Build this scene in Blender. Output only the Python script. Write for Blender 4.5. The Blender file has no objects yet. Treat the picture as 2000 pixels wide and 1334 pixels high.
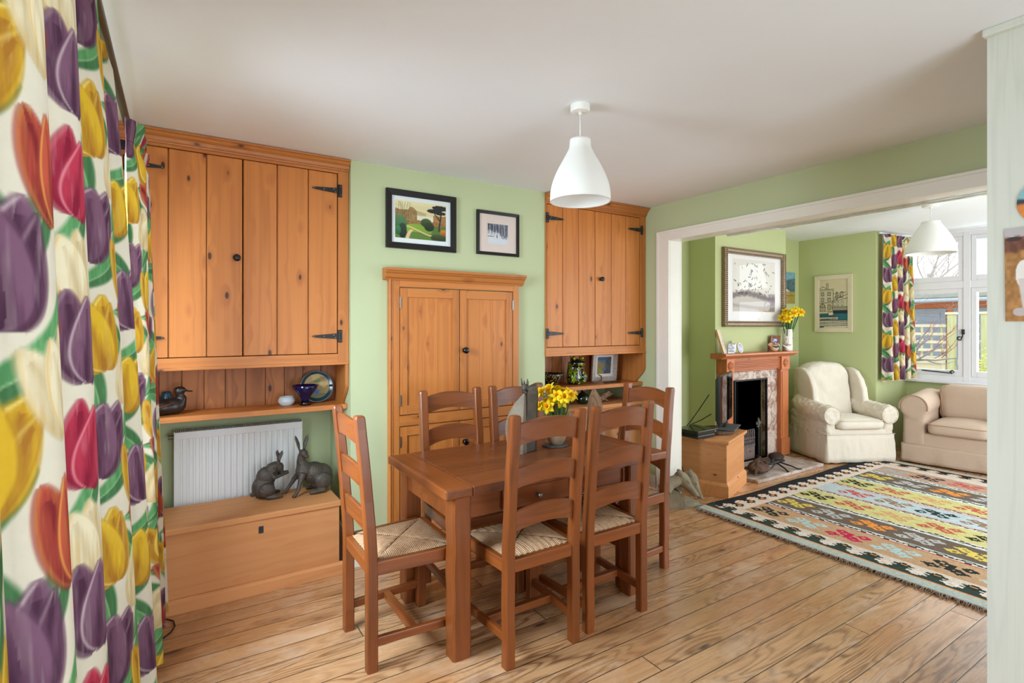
import bpy, bmesh, math, random
import numpy as np
from mathutils import Vector, Matrix, Euler, noise
random.seed(7); np.random.seed(7)
S = bpy.context.scene
COL = S.collection
PI = math.pi
# ------------------------------------------------------------------ camera, sky, lights, exposure
YAW = math.radians(32.35)
cd = bpy.data.cameras.new('camera'); cam = bpy.data.objects.new('camera', cd); COL.objects.link(cam)
cam.location = (0, 0, 1.42)
cam.rotation_euler = (PI/2, 0, -YAW)
cd.sensor_fit = 'HORIZONTAL'; cd.sensor_width = 36; cd.lens = 1028/2000*36
cd.shift_y = -(667-637.3)/2000; cd.clip_start = 0.02
S.camera = cam
W = bpy.data.worlds.new('sky'); S.world = W; W.use_nodes = True
bg = W.node_tree.nodes['Background']
bg.inputs['Color'].default_value = (0.93, 0.965, 1.0, 1); bg.inputs['Strength'].default_value = 2.7
S.view_settings.view_transform = 'Standard'; S.view_settings.look = 'None'
S.view_settings.gamma = 1; S.view_settings.use_curve_mapping = False
S.view_settings.exposure = 0.0
S.cycles.use_denoising = True
S.cycles.max_bounces = 10; S.cycles.diffuse_bounces = 6; S.cycles.glossy_bounces = 4
S.cycles.transparent_max_bounces = 12; S.cycles.caustics_reflective = False; S.cycles.caustics_refractive = False
S.cycles.sample_clamp_indirect = 6.0

def area(name, loc, rot, sx, sy, power, col=(1, 1, 1)):
    l = bpy.data.lights.new(name, 'AREA'); l.shape = 'RECTANGLE'; l.size = sx; l.size_y = sy
    l.energy = power; l.color = col
    o = bpy.data.objects.new(name, l); COL.objects.link(o); o.location = loc; o.rotation_euler = rot
    return o
# daylight standing in the window of the left wall and in the bay, plus added fills
sw = area('daylight_side_window', (-0.70, 1.85, 1.66), (0, -PI/2+0.5, 0), 1.3, 2.3, 190, (0.79, 0.93, 1.09)); sw.data.spread = math.radians(128)
area('fill_behind_camera', (1.0, -1.95, 1.15), (PI/2, 0, 0), 2.3, 2.1, 26, (0.79, 0.93, 1.09))  # frontal fill added behind the camera, its doorway is invented
area('upward_fill_behind_camera', (1.0, -2.0, 0.35), (PI/2+0.75, 0, 0), 2.2, 0.9, 40, (0.77, 0.94, 1.12))  # added lamp aimed upward from behind the camera to brighten the ceiling
area('daylight_bay', (7.8, 0.95, 1.7), (0, PI/2-0.3, 0), 1.5, 1.9, 76, (0.83, 0.94, 1.07))
area('fill_lounge_unseen', (5.2, -0.55, 1.15), (PI/2, 0, 0), 2.2, 2.0, 68, (0.83, 0.94, 1.07))  # added fill from an unseen side of the lounge, evens out its light

# ------------------------------------------------------------------ helpers
def lin(c):
    f = lambda x: x/12.92 if x <= 0.04045 else ((x+0.055)/1.055)**2.4
    return tuple(f(v/255.0) for v in c[:3]) + (1.0,)
def nlin(a):
    a = np.clip(np.asarray(a, float)/255.0, 0, 1)
    return np.where(a <= 0.04045, a/12.92, ((a+0.055)/1.055)**2.4)

def tag(o, label=None, cat=None, group=None, kind=None):
    if label: o['label'] = label
    if cat: o['category'] = cat
    if group: o['group'] = group
    if kind: o['kind'] = kind
    return o
def thing(name, label, cat, loc=(0, 0, 0), rz=0.0, group=None):
    o = bpy.data.objects.new(name, None); COL.objects.link(o)
    o.empty_display_size = 0.05
    o.location = loc; o.rotation_euler = (0, 0, rz)
    return tag(o, label, cat, group)
def origin_of(p):
    v = Vector((0, 0, 0))
    while p is not None:
        v += Vector(p.location); p = p.parent
    return v
def copy_tree(o, loc, rz, label=None, group=None):
    r = o.copy(); COL.objects.link(r); r.location = loc; r.rotation_euler = (0, 0, rz)
    if label: r['label'] = label
    if group: r['group'] = group
    for ch in list(o.children):
        c = ch.copy(); COL.objects.link(c); c.parent = r
        for g in list(ch.children):
            d = g.copy(); COL.objects.link(d); d.parent = c
    return r

class MB:
    def __init__(s): s.bm = bmesh.new()
    def _f(s, vs):
        try: return s.bm.faces.new(vs)
        except ValueError: return None
    def box(s, x0, x1, y0, y1, z0, z1):
        v = [s.bm.verts.new(p) for p in ((x0,y0,z0),(x1,y0,z0),(x1,y1,z0),(x0,y1,z0),(x0,y0,z1),(x1,y0,z1),(x1,y1,z1),(x0,y1,z1))]
        for f in ((0,3,2,1),(4,5,6,7),(0,1,5,4),(1,2,6,5),(2,3,7,6),(3,0,4,7)): s._f([v[i] for i in f])
        return s
    def obox(s, c, size, R=None):
        R = R or Matrix.Identity(3); c = Vector(c); a, b, d = size[0]/2, size[1]/2, size[2]/2
        v = [s.bm.verts.new(c + R @ Vector(p)) for p in ((-a,-b,-d),(a,-b,-d),(a,b,-d),(-a,b,-d),(-a,-b,d),(a,-b,d),(a,b,d),(-a,b,d))]
        for f in ((0,3,2,1),(4,5,6,7),(0,1,5,4),(1,2,6,5),(2,3,7,6),(3,0,4,7)): s._f([v[i] for i in f])
        return s
    def bar(s, p, q, w, h, up=(0, 0, 1)):
        p, q = Vector(p), Vector(q); d = (q-p); L = d.length; d.normalize()
        up = Vector(up); r = d.cross(up)
        if r.length < 1e-4: r = d.cross(Vector((1, 0, 0)))
        r.normalize(); u = r.cross(d)
        R = Matrix((r, d, u)).transposed()
        return s.obox((p+q)/2, (w, L, h), R)
    def prism(s, pts, axis, a, b):
        m = {'x': lambda p, t: (t, p[0], p[1]), 'y': lambda p, t: (p[0], t, p[1]), 'z': lambda p, t: (p[0], p[1], t)}[axis]
        A = [s.bm.verts.new(m(p, a)) for p in pts]; B = [s.bm.verts.new(m(p, b)) for p in pts]
        n = len(pts)
        s._f(A[::-1]); s._f(B)
        for i in range(n): s._f([A[i], A[(i+1) % n], B[(i+1) % n], B[i]])
        return s
    def rings(s, rr, closed=True, caps=True):
        V = [[s.bm.verts.new(p) for p in r] for r in rr]; n = len(V[0])
        for i in range(len(V)-1):
            for j in range(n if closed else n-1):
                s._f([V[i][j], V[i][(j+1) % n], V[i+1][(j+1) % n], V[i+1][j]])
        if caps and closed: s._f(V[0][::-1]); s._f(V[-1])
        return s
    def tube(s, pts, r, n=8, caps=True, flat=1.0):
        pts = [Vector(p) for p in pts]; m = len(pts)
        if not hasattr(r, '__len__'): r = [r]*m
        ref = None; rr = []
        for i, p in enumerate(pts):
            d = (pts[min(i+1, m-1)]-pts[max(i-1, 0)])
            if d.length < 1e-9: d = Vector((0, 0, 1))
            d.normalize()
            if ref is None:
                ref = d.cross(Vector((0, 0, 1)))
                if ref.length < 0.1: ref = d.cross(Vector((1, 0, 0)))
            ref = ref - d*ref.dot(d)
            ref.normalize(); u = d.cross(ref)
            rr.append([p + (ref*math.cos(2*PI*k/n) + u*math.sin(2*PI*k/n)*flat)*r[i] for k in range(n)])
        return s.rings(rr, True, caps)
    def cyl(s, p, q, r0, r1=None, n=16, caps=True):
        return s.tube([p, q], [r0, r0 if r1 is None else r1], n, caps)
    def lathe(s, prof, c=(0, 0, 0), n=32, caps=False):
        c = Vector(c)
        return s.rings([[c + Vector((max(r, 1e-5)*math.cos(2*PI*k/n), max(r, 1e-5)*math.sin(2*PI*k/n), z)) for k in range(n)] for r, z in prof], True, caps)
    def ell(s, c, r, R=None, n=14, m=10):
        c = Vector(c); R = R or Matrix.Identity(3)
        if not hasattr(r, '__len__'): r = (r, r, r)
        rr = []
        for i in range(m+1):
            t = PI*i/m; q = max(math.sin(t), 1e-3)
            rr.append([c + R @ Vector((r[0]*q*math.cos(2*PI*k/n), r[1]*q*math.sin(2*PI*k/n), -r[2]*math.cos(t))) for k in range(n)])
        return s.rings(rr)
    def sheet(s, nx, ny, fn):
        V = [[s.bm.verts.new(fn(i/nx, j/ny)) for i in range(nx+1)] for j in range(ny+1)]
        for j in range(ny):
            for i in range(nx): s._f([V[j][i], V[j][i+1], V[j+1][i+1], V[j+1][i]])
        return s
    def poly(s, pts): s._f([s.bm.verts.new(p) for p in pts]); return s
    def _each(s, kw):
        # every connected piece becomes a part of its own
        bm = s.bm; bm.verts.ensure_lookup_table(); seen = set(); out = None
        for v in bm.verts:
            if v in seen: continue
            st = [v]; seen.add(v); comp = []
            while st:
                x = st.pop(); comp.append(x)
                for e in x.link_edges:
                    y = e.other_vert(x)
                    if y not in seen: seen.add(y); st.append(y)
            m = MB(); mp = {x: m.bm.verts.new(x.co) for x in comp}
            fs = {f for x in comp for f in x.link_faces}
            for f in fs: m._f([mp[x] for x in f.verts])
            out = m.build(**kw)
        bm.free(); return out
    def build(s, name, mat, parent=None, smooth=False, bevel=0.0, sub=0, local=False, solid=0.0, remesh=0.0, smo=0, disp=None, seg=2, fix=True, each=False):
        bm = s.bm
        if each:
            return s._each(dict(name=name, mat=mat, parent=parent, smooth=smooth, bevel=bevel, sub=sub, local=local, solid=solid, remesh=remesh, smo=smo, disp=disp, seg=seg, fix=fix))
        if not local and parent is not None:
            o = origin_of(parent)
            for v in bm.verts: v.co -= o
        if fix: bmesh.ops.recalc_face_normals(bm, faces=bm.faces[:])
        me = bpy.data.meshes.new(name); bm.to_mesh(me); bm.free()
        me.materials.append(mat)
        ob = bpy.data.objects.new(name, me); COL.objects.link(ob)
        if parent is not None: ob.parent = parent
        if smooth or remesh:
            me.polygons.foreach_set('use_smooth', [True]*len(me.polygons))
        if solid:
            m = ob.modifiers.new('solid', 'SOLIDIFY'); m.thickness = solid; m.offset = 0
        if remesh:
            m = ob.modifiers.new('remesh', 'REMESH'); m.mode = 'VOXEL'; m.voxel_size = remesh; m.use_smooth_shade = True
            if smo:
                m = ob.modifiers.new('smooth', 'SMOOTH'); m.iterations = smo; m.factor = 0.5
        if disp:
            t = bpy.data.textures.new(name+'_folds', 'CLOUDS'); t.noise_scale = disp[1]; t.noise_depth = disp[2] if len(disp) > 2 else 2
            m = ob.modifiers.new('folds', 'DISPLACE'); m.texture = t; m.strength = disp[0]; m.mid_level = 0.5; m.texture_coords = 'LOCAL'
        if bevel:
            m = ob.modifiers.new('edge', 'BEVEL'); m.width = bevel; m.segments = seg; m.limit_method = 'ANGLE'; m.angle_limit = 0.6
        if sub:
            m = ob.modifiers.new('sub', 'SUBSURF'); m.levels = sub; m.render_levels = sub
        return ob

# ------------------------------------------------------------------ materials
class NT:
    def __init__(s, name):
        s.m = bpy.data.materials.new(name); s.m.use_nodes = True; s.t = s.m.node_tree
        s.p = s.t.nodes['Principled BSDF']; s.out = s.t.nodes['Material Output']
    def n(s, ty, **kw):
        x = s.t.nodes.new(ty)
        for k, v in kw.items():
            if k.startswith('_'): setattr(x, k[1:], v)
        return x
    def set(s, sock, v):
        if isinstance(v, bpy.types.NodeSocket): s.t.links.new(v, sock)
        else: sock.default_value = v
    def math(s, op, a, b=0.0, c=None, clamp=False):
        x = s.n('ShaderNodeMath', _operation=op, _use_clamp=clamp); s.set(x.inputs[0], a); s.set(x.inputs[1], b)
        if c is not None: s.set(x.inputs[2], c)
        return x.outputs[0]
    def vmath(s, op, a, b):
        x = s.n('ShaderNodeVectorMath', _operation=op); s.set(x.inputs[0], a); s.set(x.inputs[1], b); return x.outputs[0]
    def noise(s, vec, scale=5, detail=2, rough=0.5, dist=0.0):
        x = s.n('ShaderNodeTexNoise'); s.set(x.inputs['Vector'], vec); s.set(x.inputs['Scale'], scale); x.inputs['Detail'].default_value = detail
        x.inputs['Roughness'].default_value = rough; x.inputs['Distortion'].default_value = dist; return x.outputs['Fac']
    def mix(s, f, a, b, mode='MIX'):
        x = s.n('ShaderNodeMix', _data_type='RGBA', _blend_type=mode); s.set(x.inputs[0], f); s.set(x.inputs[6], a); s.set(x.inputs[7], b); return x.outputs[2]
    def ss(s, v, a, b, lo=0.0, hi=1.0):
        x = s.n('ShaderNodeMapRange', _interpolation_type='SMOOTHSTEP'); s.set(x.inputs[0], v)
        for i, q in enumerate((a, b, lo, hi)): x.inputs[i+1].default_value = q
        return x.outputs[0]
    def coord(s): return s.n('ShaderNodeTexCoord').outputs['Object']
    def bump(s, h, strength=0.2, dist=0.01):
        x = s.n('ShaderNodeBump'); x.inputs['Strength'].default_value = strength; x.inputs['Distance'].default_value = dist; s.set(x.inputs['Height'], h)
        s.set(s.p.inputs['Normal'], x.outputs[0])
    def fin(s, col, rough=0.5, spec=0.5, metal=0.0):
        s.set(s.p.inputs['Base Color'], col); s.set(s.p.inputs['Roughness'], rough)
        s.p.inputs['Specular IOR Level'].default_value = spec; s.p.inputs['Metallic'].default_value = metal
        return s.m

def plain(name, c, rough=0.5, spec=0.4, metal=0.0, var=0.06, scale=12.0, bump=0.0, bscale=60.0, coat=0.0):
    t = NT(name); o = t.coord(); f = t.noise(o, scale, 3)
    a = lin(c); d = tuple(max(v*(1-var*2.2), 0) for v in a[:3])+(1,); b = tuple(min(v*(1+var), 1) for v in a[:3])+(1,)
    col = t.mix(f, d, b)
    if bump: t.bump(t.noise(o, bscale, 3), bump, 0.01)
    if coat: t.p.inputs['Coat Weight'].default_value = coat
    return t.fin(col, rough, spec, metal)

def wood(name, light, dark, knotc, axis='z', freq=60.0, across=7.0, along=0.45, knots=1.0, rough=0.45, spec=0.4, contrast=0.55, knot_size=0.16, tint=0.14, wear=None, coat=0.0, fine=0.22):
    t = NT(name); o = t.coord()
    geo = t.n('ShaderNodeNewGeometry').outputs['Random Per Island']
    off = t.n('ShaderNodeCombineXYZ')
    for i, k in enumerate((17.3, 9.1, 23.7)): t.set(off.inputs[i], t.math('MULTIPLY', geo, k))
    v = t.vmath('ADD', o, off.outputs[0])
    sc = {'x': (along, across, across), 'y': (across, along, across), 'z': (across, across, along)}[axis]
    vs = t.vmath('MULTIPLY', v, sc)
    N = t.noise(vs, 1.0, 2, 0.45, 0.2)
    # knots bend the grain lines round them
    vk = t.n('ShaderNodeTexVoronoi'); vk.feature = 'F1'
    ks = {'x': (6.0, 13, 13), 'y': (13, 6.0, 13), 'z': (13, 13, 6.0)}[axis]
    t.set(vk.inputs['Vector'], t.vmath('MULTIPLY', v, ks)); vk.inputs['Scale'].default_value = 1.0
    dist = vk.outputs['Distance']
    sel = t.n('ShaderNodeSeparateColor'); t.set(sel.inputs[0], vk.outputs['Color'])
    on = t.math('LESS_THAN', sel.outputs[0], knots or 0.0)
    bend = t.math('MULTIPLY', t.ss(dist, 0.0, 0.6, 0.10, 0.0), on)
    ring = t.math('SINE', t.math('MULTIPLY', t.math('ADD', N, bend), freq))
    ring = t.math('MULTIPLY_ADD', ring, 0.5, 0.5)
    fs = {'x': (3, 160, 160), 'y': (160, 3, 160), 'z': (160, 160, 3)}[axis]
    fib = t.noise(t.vmath('MULTIPLY', v, fs), 1.0, 2)
    big = t.noise(t.vmath('MULTIPLY', v, {'x': (1.2, 5, 5), 'y': (5, 1.2, 5), 'z': (5, 5, 1.2)}[axis]), 1.0, 2)
    f = t.math('MULTIPLY', t.math('POWER', ring, 1.8), contrast)
    f = t.math('ADD', f, t.math('MULTIPLY', t.math('SUBTRACT', fib, 0.5), fine*2), clamp=True)
    f = t.math('ADD', f, t.math('MULTIPLY', t.math('SUBTRACT', big, 0.5), 0.5), clamp=True)
    col = t.mix(f, lin(light), lin(dark))
    if knots:
        k = t.math('MULTIPLY', t.ss(dist, knot_size*0.55, knot_size, 1.0, 0.0), on)
        halo = t.math('MULTIPLY', t.ss(dist, knot_size, knot_size*2.6, 0.35, 0.0), on)
        col = t.mix(halo, col, lin(dark)); col = t.mix(k, col, lin(knotc))
    hs = t.n('ShaderNodeHueSaturation'); t.set(hs.inputs['Value'], t.math('MULTIPLY_ADD', geo, 2*tint, 1-tint)); t.set(hs.inputs['Color'], col)
    col = hs.outputs[0]
    if wear:
        w = t.ss(t.noise(o, 6, 4, 0.65), 0.58, 0.75); col = t.mix(t.math('MULTIPLY', w, 0.5), col, lin(wear))
    t.bump(t.math('ADD', fib, t.math('MULTIPLY', ring, 0.4)), 0.12, 0.002)
    if coat: t.p.inputs['Coat Weight'].default_value = coat; t.p.inputs['Coat Roughness'].default_value = 0.25
    return t.fin(col, t.math('MULTIPLY_ADD', fib, 0.2, rough-0.1), spec)

def painted_mat(name, rough=0.85, spec=0.2, weave=0.0, sheen=0.0, wscale=900.0, trans=0.0):
    t = NT(name); a = t.n('ShaderNodeAttribute'); a.attribute_name = 'Col'; col = a.outputs['Color']
    o = t.coord()
    col = t.mix(1.0, col, t.mix(t.noise(o, 35, 3), (0.93, 0.93, 0.93, 1), (1.05, 1.05, 1.05, 1)), 'MULTIPLY')
    if weave: t.bump(t.noise(o, wscale, 1), weave, 0.002)
    if sheen: t.p.inputs['Sheen Weight'].default_value = sheen
    m = t.fin(col, rough, spec)
    if trans:
        tr = t.n('ShaderNodeBsdfTranslucent'); t.set(tr.inputs['Color'], col)
        mx = t.n('ShaderNodeMixShader'); mx.inputs[0].default_value = trans
        t.t.links.new(t.p.outputs[0], mx.inputs[1]); t.t.links.new(tr.outputs[0], mx.inputs[2]); t.t.links.new(mx.outputs[0], t.out.inputs['Surface'])
    return m

def glass_mat(name, tint=(1, 1, 1), refl=1.0, rough=0.0):
    t = NT(name); tr = t.n('ShaderNodeBsdfTransparent'); tr.inputs[0].default_value = (*tint, 1)
    g = t.n('ShaderNodeBsdfGlossy'); g.inputs['Roughness'].default_value = rough
    fr = t.n('ShaderNodeFresnel'); fr.inputs[0].default_value = 1.45
    mx = t.n('ShaderNodeMixShader'); ge = t.n('ShaderNodeNewGeometry'); t.set(mx.inputs[0], t.math('MULTIPLY', t.math('MULTIPLY', fr.outputs[0], refl), t.math('SUBTRACT', 1.0, ge.outputs['Backfacing'])))
    t.t.links.new(tr.outputs[0], mx.inputs[1]); t.t.links.new(g.outputs[0], mx.inputs[2]); t.t.links.new(mx.outputs[0], t.out.inputs['Surface'])
    return t.m

M = {}
PL, PD, PK = (194, 121, 58), (150, 80, 34), (74, 40, 20)
for ax in 'xyz':
    M['pine_'+ax] = wood('orange_pine_'+ax, PL, PD, PK, ax, knots=0.42, rough=0.42, contrast=0.3, freq=44, along=0.22, knot_size=0.15)
    M['oak_'+ax] = wood('brown_oak_'+ax, (134, 71, 29), (66, 32, 13), (48, 23, 10), ax, freq=34, across=9, along=0.6, knots=0, rough=0.36, spec=0.5, contrast=0.3, tint=0.10, coat=0.12, fine=0.3)
    M['old_'+ax] = wood('old_pale_pine_'+ax, (204, 143, 92), (174, 110, 64), (96, 56, 32), ax, knots=0.3, rough=0.6, spec=0.25, contrast=0.25, freq=40, along=0.25, knot_size=0.11)
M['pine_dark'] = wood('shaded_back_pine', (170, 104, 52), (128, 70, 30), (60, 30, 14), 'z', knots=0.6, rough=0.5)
M['mantel_x'] = wood('mantel_pine_x', (190, 112, 66), (150, 80, 42), (90, 46, 22), 'x', knots=0.15, rough=0.38, contrast=0.35)
M['mantel_z'] = wood('mantel_pine_z', (190, 112, 66), (150, 80, 42), (90, 46, 22), 'z', knots=0.15, rough=0.38, contrast=0.35)
M['oak_top'] = wood('table_top_oak', (116, 62, 28), (66, 33, 15), (48, 23, 10), 'x', freq=30, across=8, along=0.5, knots=0, rough=0.34, spec=0.5, contrast=0.3, tint=0.12, coat=0.15, fine=0.25, wear=(120, 72, 48))
M['drift'] = wood('grey_driftwood', (150, 120, 94), (98, 74, 56), (60, 44, 34), 'z', freq=50, across=14, along=0.8, knots=0.2, rough=0.85, spec=0.15)
M['white_wood'] = wood('whitewashed_board', (216, 218, 208), (188, 192, 184), (150, 150, 140), 'z', freq=55, across=12, along=0.7, knots=0.08, rough=0.55, contrast=0.22, tint=0.02, fine=0.18)
M['weather_white'] = wood('limed_wood', (196, 190, 184), (140, 122, 108), (110, 90, 76), 'z', freq=60, across=40, along=6, knots=0, rough=0.7, contrast=0.6)
M['ceil'] = plain('ceiling_white', (236, 238, 240), 0.85, 0.15, var=0.015, scale=3, bump=0.08, bscale=14)
M['green'] = plain('sage_green_paint', (190, 199, 158), 0.7, 0.2, var=0.025, scale=2.2, bump=0.06, bscale=22)
M['green_lounge'] = plain('lime_green_paint', (192, 198, 146), 0.7, 0.2, var=0.025, scale=2.2, bump=0.06, bscale=22)
M['gloss_white'] = plain('gloss_white_paint', (236, 232, 222), 0.28, 0.5, var=0.02, scale=8, bump=0.03, bscale=30)
M['frame_white'] = plain('window_white_paint', (228, 227, 231), 0.35, 0.5, var=0.01)
M['black'] = plain('black_iron', (22, 22, 22), 0.45, 0.5, var=0.2, scale=40, bump=0.1)
M['black_gloss'] = plain('black_gloss', (10, 10, 11), 0.12, 0.6, var=0.1)
M['black_plastic'] = plain('black_plastic', (24, 25, 28), 0.35, 0.5, var=0.1)
M['screen'] = plain('black_glass_screen', (4, 4, 5), 0.03, 0.9, var=0.1)
M['soot'] = plain('sooty_brick', (13, 12, 12), 0.9, 0.1, var=0.3, scale=9, bump=0.4, bscale=18)
M['iron_grey'] = plain('grey_cast_iron', (112, 100, 98), 0.6, 0.4, 0.2, var=0.2, scale=30, bump=0.2)
M['steel'] = plain('brushed_steel', (140, 138, 134), 0.3, 0.5, 0.9, var=0.05)
M['brass'] = plain('brass', (140, 116, 70), 0.35, 0.5, 0.8, var=0.05)
M['radiator'] = plain('radiator_enamel', (228, 230, 230), 0.35, 0.5, var=0.01)
M['shade'] = plain('matt_white_shade', (240, 239, 234), 0.6, 0.3, var=0.01)
M['mount_white'] = plain('white_mount_card', (226, 232, 232), 0.9, 0.1, var=0.01)
M['mount_pink'] = plain('blush_mount_card', (218, 202, 192), 0.9, 0.1, var=0.01)
M['mount_cream'] = plain('cream_mount_card', (236, 232, 230), 0.9, 0.1, var=0.01)
M['frame_black'] = plain('black_stained_frame', (26, 23, 21), 0.4, 0.4, var=0.2, scale=50)
M['cream_frame'] = plain('cream_painted_frame', (222, 206, 178), 0.5, 0.3, var=0.03)
M['bronze'] = plain('dark_bronze', (92, 84, 76), 0.5, 0.5, 0.35, var=0.35, scale=25, bump=0.5, bscale=90)
M['stone'] = plain('weathered_stone', (148, 136, 112), 0.85, 0.15, var=0.3, scale=14, bump=0.4, bscale=60)
M['paint'] = painted_mat('printed_picture', 0.6)
M['paint_fabric'] = painted_mat('tulip_print_cotton', 0.9, 0.1, weave=0.08, sheen=0.0, trans=0.03)
M['paint_rug'] = painted_mat('kilim_wool', 0.95, 0.05, weave=0.5, wscale=220)
M['paint_gloss'] = painted_mat('glazed_paint', 0.18, 0.6)
M['glass'] = glass_mat('window_glass', (0.97, 0.985, 0.98))
M['pic_glass'] = glass_mat('picture_glass', (1, 1, 1), 0.32)
M['green_glass'] = plain('dark_green_glass', (14, 40, 22), 0.05, 0.8, var=0.3)
M['cobalt'] = plain('cobalt_glaze', (16, 14, 66), 0.1, 0.7, var=0.2)
M['celadon'] = plain('pale_grey_glaze', (196, 204, 208), 0.25, 0.5, var=0.08, scale=20)
M['ceramic_white'] = plain('white_ceramic', (236, 228, 218), 0.35, 0.5, var=0.04)
M['silver'] = plain('silver_metal', (190, 190, 192), 0.25, 0.5, 0.9)
M['daffodil'] = plain('daffodil_yellow', (252, 214, 18), 0.55, 0.3, var=0.1, scale=60)
M['daff_trumpet'] = plain('daffodil_trumpet', (250, 186, 8), 0.55, 0.3, var=0.1, scale=60)
M['stem'] = plain('stem_green', (74, 122, 60), 0.5, 0.3, var=0.2, scale=60)
M['papery'] = plain('papery_brown', (160, 120, 74), 0.8, 0.2, var=0.2)
M['vase_grey'] = plain('raku_grey', (142, 130, 112), 0.55, 0.4, 0.15, var=0.4, scale=14, bump=0.15, bscale=70)
M['pot'] = plain('ribbed_stoneware', (176, 150, 122), 0.6, 0.3, var=0.2, scale=40)
M['slate'] = plain('slate_grey', (92, 94, 96), 0.6, 0.3, var=0.2)
M['cream_cloth'] = plain('cream_slipcover', (222, 212, 196), 0.95, 0.1, var=0.03, scale=8, bump=0.25, bscale=34)
M['tan_cloth'] = plain('beige_slipcover', (194, 170, 150), 0.95, 0.1, var=0.04, scale=8, bump=0.2, bscale=40)
M['cream_seam'] = plain('cream_piping', (216, 204, 184), 0.95, 0.1)
M['tan_seam'] = plain('beige_piping', (184, 152, 126), 0.95, 0.1)
M['bark'] = plain('dry_bark', (116, 90, 76), 0.9, 0.1, var=0.45, scale=30, bump=0.5, bscale=60)
M['leather'] = plain('dark_leather', (66, 48, 42), 0.6, 0.3, var=0.2)
M['fringe'] = plain('rug_fringe_yarn', (176, 154, 138), 0.95, 0.05, var=0.35, scale=80)
M['pole'] = plain('dark_green_bronze_pole', (70, 74, 62), 0.35, 0.5, 0.5, var=0.1)
M['white_plastic'] = plain('white_plastic', (235, 235, 230), 0.4, 0.4)
# ------------------------------------------------------------------ the setting
def floor_mat():
    t = NT('worn_pine_boards'); o = t.coord(); s = t.n('ShaderNodeSeparateXYZ'); t.set(s.inputs[0], o)
    x, y = s.outputs[0], s.outputs[1]
    q = t.math('DIVIDE', t.math('SUBTRACT', y, 0.827), 0.1125)
    idn = t.math('FLOOR', q); fr = t.math('FRACT', q)
    wn = t.n('ShaderNodeTexWhiteNoise', _noise_dimensions='1D'); t.set(wn.inputs['W'], idn); rnd = wn.outputs['Value']
    jx = t.math('DIVIDE', t.math('ADD', x, t.math('MULTIPLY', rnd, 7.7)), 4.4)
    jf = t.math('FRACT', jx); jid = t.math('FLOOR', jx)
    wn2 = t.n('ShaderNodeTexWhiteNoise', _noise_dimensions='2D'); c2 = t.n('ShaderNodeCombineXYZ'); t.set(c2.inputs[0], idn); t.set(c2.inputs[1], jid); t.set(wn2.inputs['Vector'], c2.outputs[0])
    rb = wn2.outputs['Value']
    off = t.n('ShaderNodeCombineXYZ'); t.set(off.inputs[0], t.math('MULTIPLY', rb, 31.0)); t.set(off.inputs[2], t.math('MULTIPLY', rb, 17.0))
    v = t.vmath('ADD', o, off.outputs[0])
    vk = t.n('ShaderNodeTexVoronoi'); t.set(vk.inputs['Vector'], t.vmath('MULTIPLY', v, (2.3, 8.0, 8.0))); vk.inputs['Scale'].default_value = 1.0
    dist = vk.outputs['Distance']
    N = t.noise(t.vmath('MULTIPLY', v, (0.6, 8.5, 8.5)), 1.0, 2, 0.4, 0.2)
    ring = t.math('SINE', t.math('MULTIPLY', t.math('ADD', N, t.ss(dist, 0, 0.8, 0.16, 0)), 95.0))
    ring = t.math('MULTIPLY_ADD', ring, 0.5, 0.5)
    fib = t.noise(t.vmath('MULTIPLY', v, (3, 170, 170)), 1.0, 2)
    big = t.noise(t.vmath('MULTIPLY', o, (1.0, 2.2, 1)), 1.3, 3)
    amt = t.ss(t.noise(t.vmath('MULTIPLY', v, (0.9, 4, 4)), 1.0, 1), 0.35, 0.65, 0.18, 0.72)
    f = t.math('MULTIPLY', t.math('POWER', ring, 2.2), amt)
    f = t.math('ADD', f, t.math('MULTIPLY', t.math('SUBTRACT', fib, 0.45), 0.85), clamp=True)
    f = t.math('ADD', f, t.math('MULTIPLY', t.math('SUBTRACT', t.noise(t.vmath('MULTIPLY', v, (6, 26, 26)), 1.0, 3, 0.6), 0.5), 0.7), clamp=True)
    col = t.mix(f, lin((200, 154, 110)), lin((118, 76, 46)))
    # pale scuffs and orange stain left in the wood
    w = t.ss(t.noise(t.vmath('MULTIPLY', v, (1.6, 3, 3)), 1.6, 4, 0.65), 0.5, 0.72)
    col = t.mix(t.math('MULTIPLY', w, 0.5), col, lin((214, 188, 164)))
    st = t.ss(big, 0.5, 0.7); col = t.mix(t.math('MULTIPLY', st, 0.5), col, lin((184, 122, 70)))
    se = t.n('ShaderNodeSeparateColor'); t.set(se.inputs[0], vk.outputs['Color']); on = t.math('LESS_THAN', se.outputs[0], 0.5)
    col = t.mix(t.math('MULTIPLY', t.ss(dist, 0.14, 0.38, 0.5, 0), on), col, lin((142, 96, 64)))
    col = t.mix(t.math('MULTIPLY', t.ss(dist, 0.05, 0.13, 0.9, 0), on), col, lin((70, 54, 50)))
    hs = t.n('ShaderNodeHueSaturation'); t.set(hs.inputs['Value'], t.math('MULTIPLY_ADD', rb, 0.22, 0.9)); t.set(hs.inputs['Color'], col); col = hs.outputs[0]
    e = t.math('MINIMUM', fr, t.math('SUBTRACT', 1.0, fr))
    gap = t.ss(e, 0.010, 0.028, 1, 0)
    je = t.math('MINIMUM', jf, t.math('SUBTRACT', 1.0, jf)); gap = t.math('MAXIMUM', gap, t.ss(je, 0.0003, 0.0008, 1, 0))
    col = t.mix(t.math('MULTIPLY', gap, 0.94), col, lin((40, 25, 18)))
    t.bump(t.math('SUBTRACT', t.math('MULTIPLY', fib, 0.3), gap), 0.35, 0.003)
    return t.fin(col, t.math('MULTIPLY_ADD', w, 0.12, t.math('MULTIPLY_ADD', fib, 0.2, 0.16)), 0.8)
M['floor'] = floor_mat()

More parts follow.
